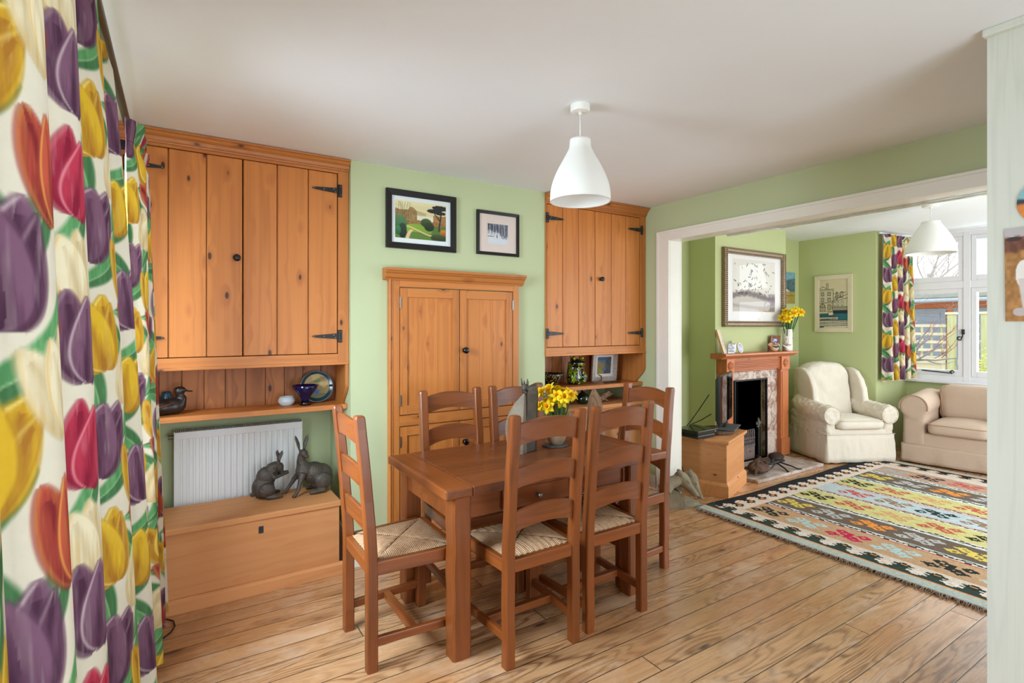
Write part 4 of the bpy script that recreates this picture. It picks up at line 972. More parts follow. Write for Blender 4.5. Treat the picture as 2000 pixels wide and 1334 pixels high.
MB().lathe([(0, SZ), (0.03, SZ), (0.036, SZ+0.006), (0.046, SZ+0.022), (0.047, SZ+0.03), (0.042, SZ+0.043), (0.037, SZ+0.047), (0.038, SZ+0.052), (0.034, SZ+0.052), (0.034, SZ+0.045), (0.038, SZ+0.03), (0.02, SZ+0.012), (0, SZ+0.012)], (0.535, 3.32, 0), 32).build('body', M['celadon'], t, smooth=True)
t = thing('goblet_bowl', 'cobalt blue flared bowl on a foot, in front of the painted plate', 'bowl', (0.632, 3.28, SZ))
MB().lathe([(0.0, SZ+0.022), (0.022, SZ+0.024), (0.022, SZ+0.036), (0.03, SZ+0.05), (0.062, SZ+0.092), (0.074, SZ+0.116), (0.0715, SZ+0.117), (0.058, SZ+0.092), (0.02, SZ+0.05), (0, SZ+0.046)], (0.632, 3.28, 0), 40).build('cup', M['cobalt'], t, smooth=True)
MB().lathe([(0, SZ), (0.03, SZ), (0.034, SZ+0.006), (0.035, SZ+0.014), (0.024, SZ+0.024), (0, SZ+0.024)], (0.632, 3.28, 0), 32).build('foot', M['black_gloss'], t, smooth=True)
# painted plate, leaning on the back boards
t = thing('plate', 'round painted plate with a dark teal rim leaning behind the blue bowl', 'plate', (0.72, 3.37, SZ))
n = 40; cz, cx_, R_ = SZ+0.097, 0.716, 0.096
V = np.linspace(0, 1, 30)[:, None]; A_ = np.linspace(0, 2*PI, 65)[None, :]
rad = V*R_; pu, pv = rad*np.cos(A_), rad*np.sin(A_); rr = np.broadcast_to(rad/R_, pu.shape)
dish = np.where(rr > 0.78, (rr-0.78)*0.05, 0.0)
P = np.stack([cx_+pu, 3.392-0.017+pv*0.24-dish*0.9-0.004, cz+pv*0.97], -1)
nn = vnoise(pu*60+9, pv*60+9, 8); n3 = vnoise(pu*24+9, pv*24+9, 9)
C = np.empty(pu.shape+(3,)); C[:] = (196, 176, 118); C = put(C, (pv < -0.01+0.03*n3)*0.8, (142, 128, 70)); C = put(C, soft(np.abs(pv-0.03-pu*0.4)-0.012, 0.012), (98, 116, 60)); C = put(C, (n3 > 0.6)*0.6, (170, 130, 92)); C = put(C, (pv < -0.045)*0.8, (96, 108, 44))
C = put(C, soft(((pu+0.005)/0.018)**2+((pv+0.035)/0.018)**2-1, 0.3), (58, 108, 180)); C = put(C, (rr > 0.79), (28, 66, 78)); C = put(C, (rr > 0.97), (130, 150, 160))
grid_mesh('face', P, C, M['paint_gloss'], t, solid=0.005)
# frog jug, bowl, framed picture, driftwood on the other shelf
t = thing('frog_jug', 'glossy green and black frog-shaped jug on the shelf above the low chest', 'jug', (2.68, 3.30, SZ))
m = MB(); m.tube([(2.685, 3.30, SZ+0.002), (2.685, 3.30, SZ+0.05), (2.68, 3.30, SZ+0.12), (2.685, 3.30, SZ+0.18)], [0.055, 0.068, 0.056, 0.05], 18)
m.ell((2.69, 3.27, SZ+0.17), (0.066, 0.062, 0.036)); m.ell((2.652, 3.28, SZ+0.205), 0.02); m.ell((2.738, 3.28, SZ+0.205), 0.02); m.ell((2.63, 3.27, SZ+0.06), (0.035, 0.05, 0.055)); m.ell((2.745, 3.27, SZ+0.05), (0.03, 0.05, 0.05)); m.tube([(2.65, 3.25, SZ+0.12), (2.64, 3.225, SZ+0.07), (2.655, 3.22, SZ+0.02)], 0.015, 8); m.tube([(2.715, 3.25, SZ+0.12), (2.73, 3.225, SZ+0.07), (2.72, 3.22, SZ+0.02)], 0.015, 8)
q = NT('frog_glaze'); o_ = q.coord(); cc = q.mix(q.ss(q.noise(o_, 26, 2), 0.54, 0.58), lin((18, 22, 24)), lin((108, 132, 28))); cc = q.mix(q.ss(q.noise(o_, 60, 1), 0.64, 0.68), cc, lin((232, 210, 60)))
frog = q.fin(cc, 0.08, 0.7)
m.build('body', frog, t, remesh=0.006, smo=4)
m = MB()
for x in (2.652, 2.738): m.ell((x, 3.263, SZ+0.209), 0.008)
m.build('eye', M['daffodil'], t, smooth=True)
t = thing('bowl', 'flared patterned bowl beside the frog jug at the chimney end of the shelf', 'bowl', (2.46, 3.29, SZ))
q = NT('speckled_tile_pattern'); o_ = q.coord(); vv = q.n('ShaderNodeTexVoronoi'); q.set(vv.inputs['Vector'], o_); vv.inputs['Scale'].default_value = 70
cc = q.mix(q.ss(vv.outputs['Distance'], 0.25, 0.45), lin((170, 150, 96)), lin((36, 30, 24))); spk = q.fin(cc, 0.25, 0.5)
MB().lathe([(0, SZ), (0.04, SZ), (0.045, SZ+0.012), (0.085, SZ+0.075), (0.105, SZ+0.10), (0.101, SZ+0.10), (0.08, SZ+0.075), (0.03, SZ+0.02), (0, SZ+0.018)], (2.445, 3.285, 0), 40).build('body', spk, t, smooth=True)
def paint_cove(u, v):
    C = np.empty(u.shape+(3,)); n = vnoise(u*8, v*8, 12); C[:] = (90, 128, 142); C = put(C, (v > 0.8)*0.6, (86, 88, 140)); C = put(C, soft(v-(0.75-0.5*u+0.1*n), 0.06), (150, 132, 90)); C = put(C, soft(v-(0.35-0.35*u), 0.08), (150, 150, 72))
    C = put(C, soft((0.55+0.35*(1-v)*0.2-u)+0.25*(v-0.6), 0.05), np.stack([66+30*n, 76+26*n, 88+20*n], -1)); C = put(C, soft(((u-0.5)/0.14)**2+((v-0.28)/0.12)**2-1, 0.3), (110, 116, 160)); return C
framed('framed_picture', 'limed wood framed picture of a rocky cove standing on the shelf by the frog jug', (3.05, 3.36, SZ+0.13), (-0.05, -1, 0.0), 0.265, 0.258, 0.036, 0.022, M['weather_white'], paint_cove, (60, 60), (0, 0.004, 0.145, 0.143), M['mount_cream'], tilt=-0.10)
m = MB(); m.tube([(2.83, 3.24, SZ+0.008), (2.87, 3.23, SZ+0.012), (2.905, 3.225, SZ+0.03), (2.90, 3.225, SZ+0.06), (2.87, 3.23, SZ+0.075)], [0.008, 0.008, 0.007, 0.006, 0.003], 7)
m.tube([(2.80, 3.25, SZ+0.008), (2.84, 3.24, SZ+0.018), (2.88, 3.235, SZ+0.008)], [0.004, 0.006, 0.004], 7)
tag(m.build('twig', M['bark'], None, smooth=True), 'curled dark twig lying on the shelf before the limed wood frame', 'twig')
m = MB()
for k in range(9): m.ell((2.93+k*0.02, 3.215+0.004*(k % 2), SZ+0.007), (0.011, 0.008, 0.007))
tag(m.build('seed_pod', M['black'], None, smooth=True), 'dark bumpy seed pod lying on the shelf edge under the limed wood frame', 'seed pod')
CZ = 0.7965
t = thing('bottle', 'round dark green glass bottle standing on the low chest under the shelf', 'bottle', (2.745, 3.29, CZ))
MB().lathe([(0, CZ), (0.035, CZ), (0.05, CZ+0.02), (0.052, CZ+0.045), (0.04, CZ+0.075), (0.016, CZ+0.095), (0.014, CZ+0.12), (0.018, CZ+0.125), (0.012, CZ+0.125), (0.01, CZ+0.1), (0, CZ+0.09)], (2.745, 3.27, 0), 32).build('body', M['green_glass'], t, smooth=True)
m = MB(); rs = random.Random(5)
for k in range(7):
    a = rs.uniform(-0.5, 0.5); x = 2.93+k*0.012; m.tube([(x-0.07, 3.27+0.03*a, CZ+0.012+0.008*k), (x, 3.25, CZ+0.04+0.007*k), (x+0.06, 3.27-0.05*a, CZ+0.03+0.006*k)], [0.004, 0.009, 0.003], 6)
m.tube([(2.90, 3.25, CZ+0.006), (2.95, 3.25, CZ+0.03), (3.0, 3.25, CZ+0.006)], [0.006, 0.01, 0.006], 6)
tag(m.build('twig_bundle', M['drift'], None, smooth=True), 'tangle of grey twigs and shells on top of the low chest', 'twigs')
def driftwood(label, cx, cy, h, w, d, lean_, seed, name='driftwood'):
    rr = []; n = 14; k = 10
    for i in range(n+1):
        u = i/n; z = h*u; f = min(1.0, (1-u)**0.42+0.10)
        ring = []
        for j in range(k):
            a = 2*PI*j/k; q = 1+0.28*noise.noise(Vector((math.cos(a)*1.4, math.sin(a)*1.4, u*2.2+seed*7)))+0.06*math.sin(j*2.6)
            ring.append(Vector((cx+lean_*u+w/2*f*q*math.cos(a), cy+d/2*f*q*math.sin(a), z)))
        rr.append(ring)
    return tag(MB().rings(rr).build(name, M['drift'], None, smooth=False, bevel=0.002), label, 'driftwood')
driftwood('tallest pointed driftwood slab standing on the floor behind the dining table', 2.66, 2.985, 0.955, 0.25, 0.11, -0.05, 1)
driftwood('short rough driftwood slab beside the taller pointed one behind the table', 2.42, 3.03, 0.80, 0.15, 0.11, 0.0, 2)
driftwood('gnarled driftwood stump between the pointed slab and the end chair', 2.94, 3.02, 0.74, 0.18, 0.13, 0.02, 3)
# ------------------------------------------------------------------ bronze hares on the blanket chest
hz = 0.4205
t = thing('hare_sculpture', 'smaller bronze hare sitting up with its paws raised, before the radiator', 'sculpture', (0.45, 3.36, hz))
m = MB(); y = 3.36
m.ell((0.415, y, hz+0.065), (0.062, 0.055, 0.068)); m.ell((0.430, y, hz+0.12), (0.055, 0.046, 0.062)); m.ell((0.462, y, hz+0.158), (0.040, 0.036, 0.04))
m.tube([(0.455, y, hz+0.165), (0.48, y, hz+0.180), (0.495, y, hz+0.182)], [0.034, 0.027, 0.024], 10); m.ell((0.503, y-0.002, hz+0.170), (0.024, 0.022, 0.028)); m.ell((0.512, y-0.004, hz+0.150), (0.014, 0.015, 0.016))
for s in (-1, 1):
    m.tube([(0.500, y+s*0.010, hz+0.19), (0.500+0.004*s, y+s*0.014, hz+0.22), (0.503-0.010*s, y+s*0.016, hz+0.253), (0.505-0.012*s, y+s*0.014, hz+0.270)], [0.007, 0.015, 0.012, 0.003], 8, flat=0.55)
    m.tube([(0.455, y+s*0.03, hz+0.145), (0.468, y+s*0.038, hz+0.118), (0.505, y+s*0.026, hz+0.125), (0.540, y+s*0.014, hz+0.132), (0.553, y+s*0.012, hz+0.136)], [0.018, 0.013, 0.010, 0.010, 0.007], 8)
    m.ell((0.43, y+s*0.05, hz+0.055), (0.045, 0.022, 0.042)); m.tube([(0.425, y+s*0.052, hz+0.014), (0.475, y+s*0.055, hz+0.014), (0.515, y+s*0.055, hz+0.011)], [0.014, 0.014, 0.008], 8)
m.ell((0.36, y, hz+0.03), (0.016, 0.013, 0.014))
m.build('body', M['bronze'], t, remesh=0.0035, smo=4)
t = thing('hare_sculpture', 'larger bronze hare with tall upright ears, leaning back at the chest end', 'sculpture', (0.66, 3.33, hz))
m = MB(); y = 3.335
m.ell((0.735, y+0.01, hz+0.085), (0.072, 0.058, 0.078)); m.ell((0.69, y, hz+0.115), (0.07, 0.052, 0.066)); m.ell((0.635, y-0.005, hz+0.135), (0.05, 0.043, 0.058))
m.tube([(0.632, y-0.005, hz+0.15), (0.617, y-0.008, hz+0.20), (0.620, y-0.012, hz+0.235)], [0.042, 0.026, 0.022], 10); m.ell((0.628, y-0.018, hz+0.243), (0.026, 0.030, 0.024)); m.ell((0.640, y-0.043, hz+0.228), (0.015, 0.02, 0.014))
for s in (-1, 1):
    bx = 0.622+s*0.013; m.tube([(bx, y-0.006, hz+0.258), (bx+s*0.006, y, hz+0.295), (bx+s*0.018, y+0.004, hz+0.33), (bx+s*0.024, y+0.002, hz+0.352)], [0.007, 0.014, 0.012, 0.003], 8, flat=0.55)
m.tube([(0.622, y-0.034, hz+0.125), (0.605, y-0.052, hz+0.085), (0.592, y-0.062, hz+0.04), (0.570, y-0.070, hz+0.010), (0.556, y-0.074, hz+0.009)], [0.026, 0.015, 0.011, 0.011, 0.007], 8)
m.tube([(0.62, y+0.02, hz+0.12), (0.585, y+0.03, hz+0.085), (0.560, y+0.035, hz+0.045), (0.535, y+0.036, hz+0.010), (0.516, y+0.036, hz+0.009)], [0.026, 0.015, 0.011, 0.011, 0.007], 8)
for s in (-1, 1):
    m.ell((0.735, y+s*0.05, hz+0.07), (0.05, 0.022, 0.05)); m.tube([(0.745, y+s*0.056, hz+0.015), (0.69, y+s*0.06, hz+0.015), (0.655, y+s*0.062, hz+0.012)], [0.015, 0.015, 0.010], 8)
m.ell((0.79, y+0.005, hz+0.04), (0.014, 0.012, 0.012))
m.build('body', M['bronze'], t, remesh=0.0035, smo=4)
# ------------------------------------------------------------------ photos on the whitewashed partition
def paint_dog(u, v):
    n = vnoise(u*26, v*26, 21); n2 = vnoise(u*60, v*60, 22); C = np.empty(u.shape+(3,)); C[:] = np.stack([150+46*n, 108+36*n, 66+24*n], -1)
    C = put(C, (v > 0.86-0.03*np.sin(u*6)), (188, 182, 184)); C = put(C, soft(np.abs(v-0.79-0.05*n-0.06*u)-0.07, 0.03), np.stack([104+40*n, 70+22*n, 58+20*n], -1)); C = put(C, soft(((u-0.1)/0.09)**2+((v-0.88)/0.025)**2-1, 0.5), (74, 62, 58))
    w = lambda c0, c1, rx, ry: soft(((u-c0)/rx)**2+((v-c1)/ry)**2-1, 0.14)
    C = put(C, w(0.55, 0.50, 0.34, 0.16), (232, 226, 222)); C = put(C, w(0.20, 0.50, 0.085, 0.15), (236, 230, 226)); C = put(C, soft(np.abs(u-0.19-0.14*(0.45-v))-0.05, 0.02)*(v < 0.45)*(v > 0.12), (214, 204, 200)); C = put(C, w(0.16, 0.10, 0.08, 0.045), (196, 184, 180))
    C = put(C, w(0.30, 0.46, 0.07, 0.09), (150, 118, 100)); C = put(C, soft(np.abs(u-0.62-0.03*np.sin(v*9))-0.10, 0.03)*(v < 0.5)*(v > 0.06), (226, 220, 216)); C = put(C, w(0.72, 0.58, 0.15, 0.13), (222, 212, 206)); C = put(C, w(0.42, 0.60, 0.05, 0.06), (120, 92, 80)); C = put(C, w(0.70, 0.52, 0.05, 0.03), (80, 60, 56)); return C
t = thing('dog_photo', 'unframed photo of a white and tan dog on the whitewashed partition', 'photo', (2.268, 0.45, 1.58))
uu, vv = np.meshgrid(np.linspace(0, 1, 90), np.linspace(0, 1, 110)); y0, y1 = 0.586, 0.36
P = np.stack([np.full(uu.shape, 2.2672)-0.001*np.sin(uu*3), y0+(y1-y0)*uu+0.003*vv, 1.436+0.30*vv], -1); grid_mesh('print', P, paint_dog(uu, vv), M['paint'], t, smooth=False, solid=0.001)
t = thing('round_card', 'round postcard with blue sky and orange field above the dog photo', 'postcard', (2.268, 0.46, 1.82))
V = np.linspace(0, 1, 24)[:, None]; A_ = np.linspace(0, 2*PI, 49)[None, :]; pu, pv = V*np.cos(A_)*0.075, V*np.sin(A_)*0.075
P = np.stack([np.full(pu.shape, 2.2675), 0.484-pu, 1.812+pv], -1)
C = np.empty(pu.shape+(3,)); C[:] = (142, 190, 196); C = put(C, (pv < 0.012), (66, 76, 84)); nn = vnoise(pu*80+9, pv*80+9, 31); C = put(C, (pv < -0.012+0.01*nn), np.stack([206+20*nn, 110+40*nn, 56+20*nn], -1)); C = put(C, (pv > 0.045)*0.5, (220, 226, 220))
grid_mesh('print', P, C, M['paint'], t, smooth=False, solid=0.001)
# thin ceiling bead where the boarding meets the ceiling
struct('trim_3', MB().box(2.245, 2.272, -1.82, 0.64, 2.375, 2.40), M['white_wood'], bevel=0.004)
# ------------------------------------------------------------------ stone greyhound heads and spotted ceramic by the opening
t = thing('dog_head_sculpture', 'weathered stone sculpture of two resting greyhound heads beside the pine box', 'sculpture', (3.40, 2.76, 0))
m = MB()
PLN = [(3.20, 2.80), (3.33, 2.73), (3.475, 2.70), (3.53, 2.755), (3.40, 2.845), (3.24, 2.855)]
m.prism(PLN, 'z', 0.0, 0.026)
rr = []
for z, k in ((0.024, 0.97), (0.04, 0.92), (0.07, 0.88), (0.10, 0.84)): rr.append([Vector((3.28+(x-3.28)*k, 2.79+(yy_-2.79)*k, 0.024+(z-0.024)*min(max((3.50-x)/0.16, 0.15), 2.0)*1.05)) for x, yy_ in PLN])
m.rings(rr); m.build('plinth', M['stone'], t, bevel=0.004)
def hound(o, d, nm, s_=1.0):
    # a long narrow sighthound head: skull, muzzle, folded ears, eye ridges
    d = Vector(d).normalized(); o = Vector(o); s = d.cross(Vector((0, 0, 1))).normalized(); up = s.cross(d); m = MB()
    R = Matrix((d, s, up)).transposed(); q = lambda a, b, c: o+(d*a+s*b+up*c)*s_
    m.ell(q(0, 0, 0), (0.072*s_, 0.052*s_, 0.056*s_), R); m.tube([q(0.03, 0, 0.0), q(0.08, 0, -0.006), q(0.13, 0, -0.012), q(0.175, 0, -0.016)], [0.048*s_, 0.036*s_, 0.028*s_, 0.023*s_], 12); m.ell(q(0.182, 0, -0.010), (0.015*s_, 0.014*s_, 0.013*s_), R)
    m.tube([q(0.05, 0, -0.026), q(0.10, 0, -0.03), q(0.15, 0, -0.032)], [0.026*s_, 0.018*s_, 0.013*s_], 8); m.tube([q(-0.01, 0, -0.005), o+Vector((-0.06, 0.02, -0.015))*s_, o+Vector((-0.12, 0.03, -0.03)), o+Vector((-0.17, 0.03, -0.07))], [0.045*s_, 0.048*s_, 0.052, 0.055], 12)
    for b in (-1, 1):
        m.ell(q(0.045, b*0.030, 0.024), (0.018*s_, 0.013*s_, 0.011*s_), R); m.ell(q(-0.04, b*0.040, 0.022), (0.034*s_, 0.012*s_, 0.020*s_), R)
    m.build(nm, M['stone'], t, remesh=0.0045, smo=3)
hound((3.30, 2.745, 0.238), (0.075, -0.082, -0.105), 'head', 0.92); hound((3.455, 2.785, 0.205), (0.05, -0.066, -0.135), 'head', 0.92)
t = thing('spotted_sculpture', 'small white ceramic animal with black spots on the floor behind the end chair', 'sculpture', (3.12, 3.03, 0))
m = MB(); cx, cy = 3.12, 3.03
m.ell((cx, cy, 0.10), (0.075, 0.065, 0.10)); m.ell((cx-0.01, cy-0.015, 0.20), (0.055, 0.05, 0.075)); m.ell((cx-0.02, cy-0.035, 0.285), (0.042, 0.05, 0.04)); m.tube([(cx-0.045, cy-0.02, 0.305), (cx-0.06, cy, 0.27), (cx-0.06, cy, 0.245)], [0.010, 0.016, 0.006], 8); m.tube([(cx+0.01, cy-0.02, 0.305), (cx+0.03, cy, 0.27), (cx+0.03, cy, 0.245)], [0.010, 0.016, 0.006], 8)
for sx in (-1, 1): m.tube([(cx+sx*0.03, cy-0.05, 0.18), (cx+sx*0.034, cy-0.06, 0.08), (cx+sx*0.034, cy-0.075, 0.016)], [0.024, 0.02, 0.018], 10)
q = NT('spotted_ceramic'); o_ = q.coord(); vv = q.n('ShaderNodeTexVoronoi'); q.set(vv.inputs['Vector'], o_); vv.inputs['Scale'].default_value = 22
m.build('body', q.fin(q.mix(q.ss(vv.outputs['Distance'], 0.16, 0.2), lin((24, 22, 22)), lin((226, 220, 208))), 0.3, 0.5), t, remesh=0.006, smo=4)
# ------------------------------------------------------------------ sitting room: fireplace
yF = 3.24
t = thing('fire_surround', 'stripped pine fire surround with fluted frieze and carved roundels', 'fireplace', (5.08, 3.3, 0))
def roundel(parent, x, z):
    m = MB(); n = 24
    m.rings([[Vector((x+r*math.cos(2*PI*k/n), yF-0.012-d, z+r*math.sin(2*PI*k/n))) for k in range(n)] for r, d in ((0.001, 0.010), (0.012, 0.009), (0.014, 0.003), (0.03, 0.003), (0.034, 0.010), (0.040, 0.010), (0.044, 0.0))])
    for k in range(8):
        a = k*PI/4; m.ell((x+0.021*math.cos(a), yF-0.018, z+0.021*math.sin(a)), (0.008, 0.004, 0.008), n=8, m=5)
    m.build('roundel', M['mantel_z'], parent, smooth=True)
for x0, x1 in ((4.54, 4.655), (5.482, 5.628)):
    m = MB(); m.box(x0, x1, yF, 3.349, 0.03, 1.10); m.box(x0-0.006, x1+0.006, yF-0.012, 3.349, 0.03, 0.21); m.box(x0+0.02, x1-0.02, yF-0.006, yF+0.002, 0.24, 0.93); m.box(x0-0.004, x1+0.004, yF-0.012, 3.349, 0.955, 1.098)
    m.build('pilaster', M['mantel_z'], t, bevel=0.003); roundel(t, (x0+x1)/2, 1.027)
m = MB(); m.box(4.655, 5.482, yF+0.012, 3.349, 0.962, 1.10)
for i in range(6): m.cyl((4.658, yF+0.012, 0.99+i*0.0165), (5.479, yF+0.012, 0.99+i*0.0165), 0.0075, n=10)
m.cyl((4.658, yF+0.014, 0.968), (5.479, yF+0.014, 0.968), 0.008, n=10)
m.build('frieze', M['mantel_x'], t)
pr = [(3.349, 1.098), (yF-0.016, 1.098), (yF-0.022, 1.108), (yF-0.034, 1.112), (yF-0.046, 1.122), (yF-0.052, 1.126), (yF-0.066, 1.127), (yF-0.070, 1.134), (yF-0.068, 1.148), (yF-0.062, 1.152), (3.349, 1.152)]
MB().prism(pr, 'x', 4.44, 5.70).build('mantelshelf', M['mantel_x'], t, bevel=0.002)
q = NT('veined_pink_marble'); o_ = q.coord(); a_ = q.noise(o_, 9, 4, 0.7, 1.2)
marble = q.fin(q.mix(q.ss(a_, 0.40, 0.62), lin((214, 196, 184)), lin((150, 118, 104))), 0.25, 0.5)
m = MB(); m.box(4.656, 4.74, 3.285, 3.349, 0.03, 0.961); m.box(5.305, 5.481, 3.285, 3.349, 0.03, 0.961); m.box(4.74, 5.305, 3.285, 3.349, 0.873, 0.961)
m.build('marble_slip', marble, t, bevel=0.002)
m = MB(); m.box(5.290, 5.305, 3.282, 3.30, 0.03, 0.873); m.box(4.74, 4.754, 3.282, 3.30, 0.03, 0.873); m.box(4.75, 5.30, 3.282, 3.30, 0.858, 0.873); m.build('iron_edge', M['black'], t)
q = NT('worn_hearth_tile'); o_ = q.coord(); br = q.n('ShaderNodeTexBrick'); q.set(br.inputs['Vector'], o_); br.inputs['Scale'].default_value = 1.0; br.inputs['Brick Width'].default_value = 0.19; br.inputs['Row Height'].default_value = 0.19; br.inputs['Mortar Size'].default_value = 0.004; br.offset = 0
br.inputs['Color1'].default_value = lin((176, 158, 144)); br.inputs['Color2'].default_value = lin((156, 134, 118)); br.inputs['Mortar'].default_value = lin((112, 96, 86))
hearthm = q.fin(q.mix(q.ss(q.noise(o_, 7, 4, 0.7), 0.4, 0.7), br.outputs['Color'], lin((206, 196, 190))), 0.5, 0.3)
tag(MB().box(4.402, 5.52, 2.815, 3.285, 0.0005, 0.03).build('hearth', hearthm, None, bevel=0.004), 'raised pale tiled hearth slab in front of the fireplace', 'hearth')
HZ = 0.0325
t = thing('fire_grate', 'grey cast iron fire grate with upright bars in the fireplace', 'fire grate', (4.93, 3.40, HZ))
m = MB(); gx0, gx1, gy = 4.76, 5.135, 3.315
m.box(gx0, gx1, gy, gy+0.02, 0.165, 0.185); m.box(gx0, gx1, gy, gy+0.02, 0.245, 0.258)
for i in range(12):
    x = gx0+0.012+i*(gx1-gx0-0.024)/11; m.box(x-0.008, x+0.008, gy+0.002, gy+0.018, 0.17, 0.325); m.ell((x, gy+0.01, 0.33), (0.010, 0.009, 0.014), n=8, m=6)
    if i < 11: m.ell((x+0.019, gy+0.01, 0.215), (0.010, 0.006, 0.014), n=8, m=6)
m.build('bars', M['iron_grey'], t)
m = MB(); m.box(gx0, gx1, gy+0.004, gy+0.02, HZ, 0.165); m.box(gx0+0.02, 4.935, gy-0.002, gy+0.006, 0.05, 0.15); m.box(4.94, gx1-0.02, gy-0.002, gy+0.006, 0.05, 0.15); m.ell((5.05, gy-0.006, 0.12), (0.025, 0.008, 0.008)); m.build('ash_front', plain('rusty_iron', (132, 112, 106), 0.7, 0.3, 0.1, var=0.25, scale=20), t, bevel=0.003)
m = MB(); m.box(gx0+0.02, gx1-0.02, gy+0.02, 3.56, 0.165, 0.18); m.box(gx0+0.02, gx1-0.02, 3.545, 3.56, 0.165, 0.34); m.box(gx0+0.05, gx0+0.07, gy+0.02, 3.55, HZ, 0.165); m.box(gx1-0.07, gx1-0.05, gy+0.02, 3.55, HZ, 0.165); m.build('basket', M['black'], t)
for i, (x, y, r) in enumerate(((4.89, 3.40, 0.04), (5.0, 3.50, 0.04), (4.95, 3.45, 0.035))):
    o = MB().tube([(x-0.10, y, 0.225+0.04*i*(i-1)), (x, y+0.003, 0.225+0.04*i*(i-1)), (x+0.10, y-0.003, 0.225+0.04*i*(i-1))], [r*0.9, r, r*0.9], 12).build('log', M['bark'], None, smooth=False)
    tag(o, ('split log at the left of the fire grate', 'split log at the right of the fire grate', 'small log lying on top in the fire grate')[i], 'log')
t = thing('firedog', 'black iron firedog topped with a fleur-de-lis by the grate', 'firedog', (5.19, 3.31, HZ))
m = MB(); fx, fy = 5.195, 3.318
m.box(fx-0.018, fx+0.018, fy-0.012, fy+0.012, HZ, 0.34); m.box(fx-0.05, fx+0.05, fy-0.02, fy+0.02, HZ, 0.06); m.box(fx-0.012, fx+0.012, fy, 3.55, 0.10, 0.13); m.build('post', M['black'], t, bevel=0.003)
m = MB(); m.tube([(fx, fy, 0.33), (fx, fy, 0.36), (fx, fy, 0.40), (fx, fy, 0.43), (fx, fy, 0.455)], [0.012, 0.008, 0.020, 0.012, 0.002], 10)
for s in (-1, 1): m.tube([(fx, fy, 0.365), (fx+s*0.02, fy, 0.385), (fx+s*0.036, fy, 0.405), (fx+s*0.040, fy, 0.39), (fx+s*0.030, fy, 0.378)], [0.006, 0.009, 0.007, 0.006, 0.004], 8)
m.box(fx-0.03, fx+0.03, fy-0.006, fy+0.006, 0.355, 0.365); m.build('fleur_de_lis', M['iron_grey'], t, smooth=True)
t = thing('bellows', 'dark leather fireside bellows lying on the hearth', 'bellows', (5.23, 3.10, HZ))
m = MB(); bd = Vector((0.93, 0.36, 0)).normalized(); bs = Vector((-bd.y, bd.x, 0)); b0 = Vector((5.10, 3.09, HZ))
rr = []
for u in range(13):
    f = u/12; hw = 0.075*math.sin(PI*min(f*0.92+0.06, 1))**0.7; hh = 0.008+0.03*math.sin(PI*f); p = b0+bd*0.27*f+Vector((0, 0, 0.042))
    rr.append([p+bs*hw*math.cos(2*PI*k/12)+Vector((0, 0, hh*math.sin(2*PI*k/12))) for k in range(12)])
m.rings(rr); m.build('body', M['leather'], t, smooth=True)
m = MB(); m.tube([b0+bd*0.26+Vector((0, 0, 0.042)), b0+bd*0.36+Vector((0, 0, 0.03))], [0.012, 0.006], 8); m.tube([b0+Vector((0, 0, 0.042))+bd*0.02, b0-bd*0.12+Vector((0, 0, 0.035))], [0.014, 0.010], 8); m.build('nozzle', M['black'], t, smooth=True)
t = thing('toasting_trivet', 'small black iron trivet with splayed legs on the hearth', 'trivet', (4.95, 2.98, HZ))
m = MB(); cxx, cyy = 4.97, 2.95
m.tube([(cxx-0.16, cyy+0.05, 0.075), (cxx-0.02, cyy+0.02, 0.085), (cxx+0.14, cyy+0.04, 0.08)], 0.011, 8)
for (dx, dy) in ((-0.06, -0.11), (0.10, -0.12), (-0.12, 0.02), (0.12, 0.10)): m.tube([(cxx+dx*0.3, cyy+0.02, 0.082), (cxx+dx*0.8, cyy+dy*0.7, 0.055), (cxx+dx, cyy+dy, HZ+0.006), (cxx+dx*1.25, cyy+dy*1.2, HZ+0.006)], 0.007, 6)
m.build('frame', M['black'], t, smooth=True)
t = thing('bark_bundle', 'heap of curled dry bark at the corner of the hearth by the pine box', 'kindling', (4.66, 2.95, HZ))
m = MB(); rs = random.Random(9)
for k in range(46):
    a = rs.uniform(-0.6, 3.7); r = rs.uniform(0.02, 0.13); bx_, by_ = 4.64+r*math.cos(a)*1.15, 2.955+r*math.sin(a)*0.75; h = 0.035+0.12*(1-r/0.15)*rs.uniform(0.5, 1)
    dx, dy = math.cos(a)*0.05, math.sin(a)*0.03
    m.tube([(bx_-dx, by_-dy, HZ+h), (bx_, by_, HZ+h+0.012), (bx_+dx*0.7, by_+dy*0.7, HZ+max(h-0.03, 0.018)), (bx_+dx*0.85, by_+dy*0.85, HZ+max(h-0.05, 0.018))], [0.006, 0.014, 0.013, 0.006], 7, flat=0.5)
m.ell((4.64, 2.955, HZ+0.046), (0.13, 0.085, 0.045)); m.build('bark', M['bark'], t, smooth=False)
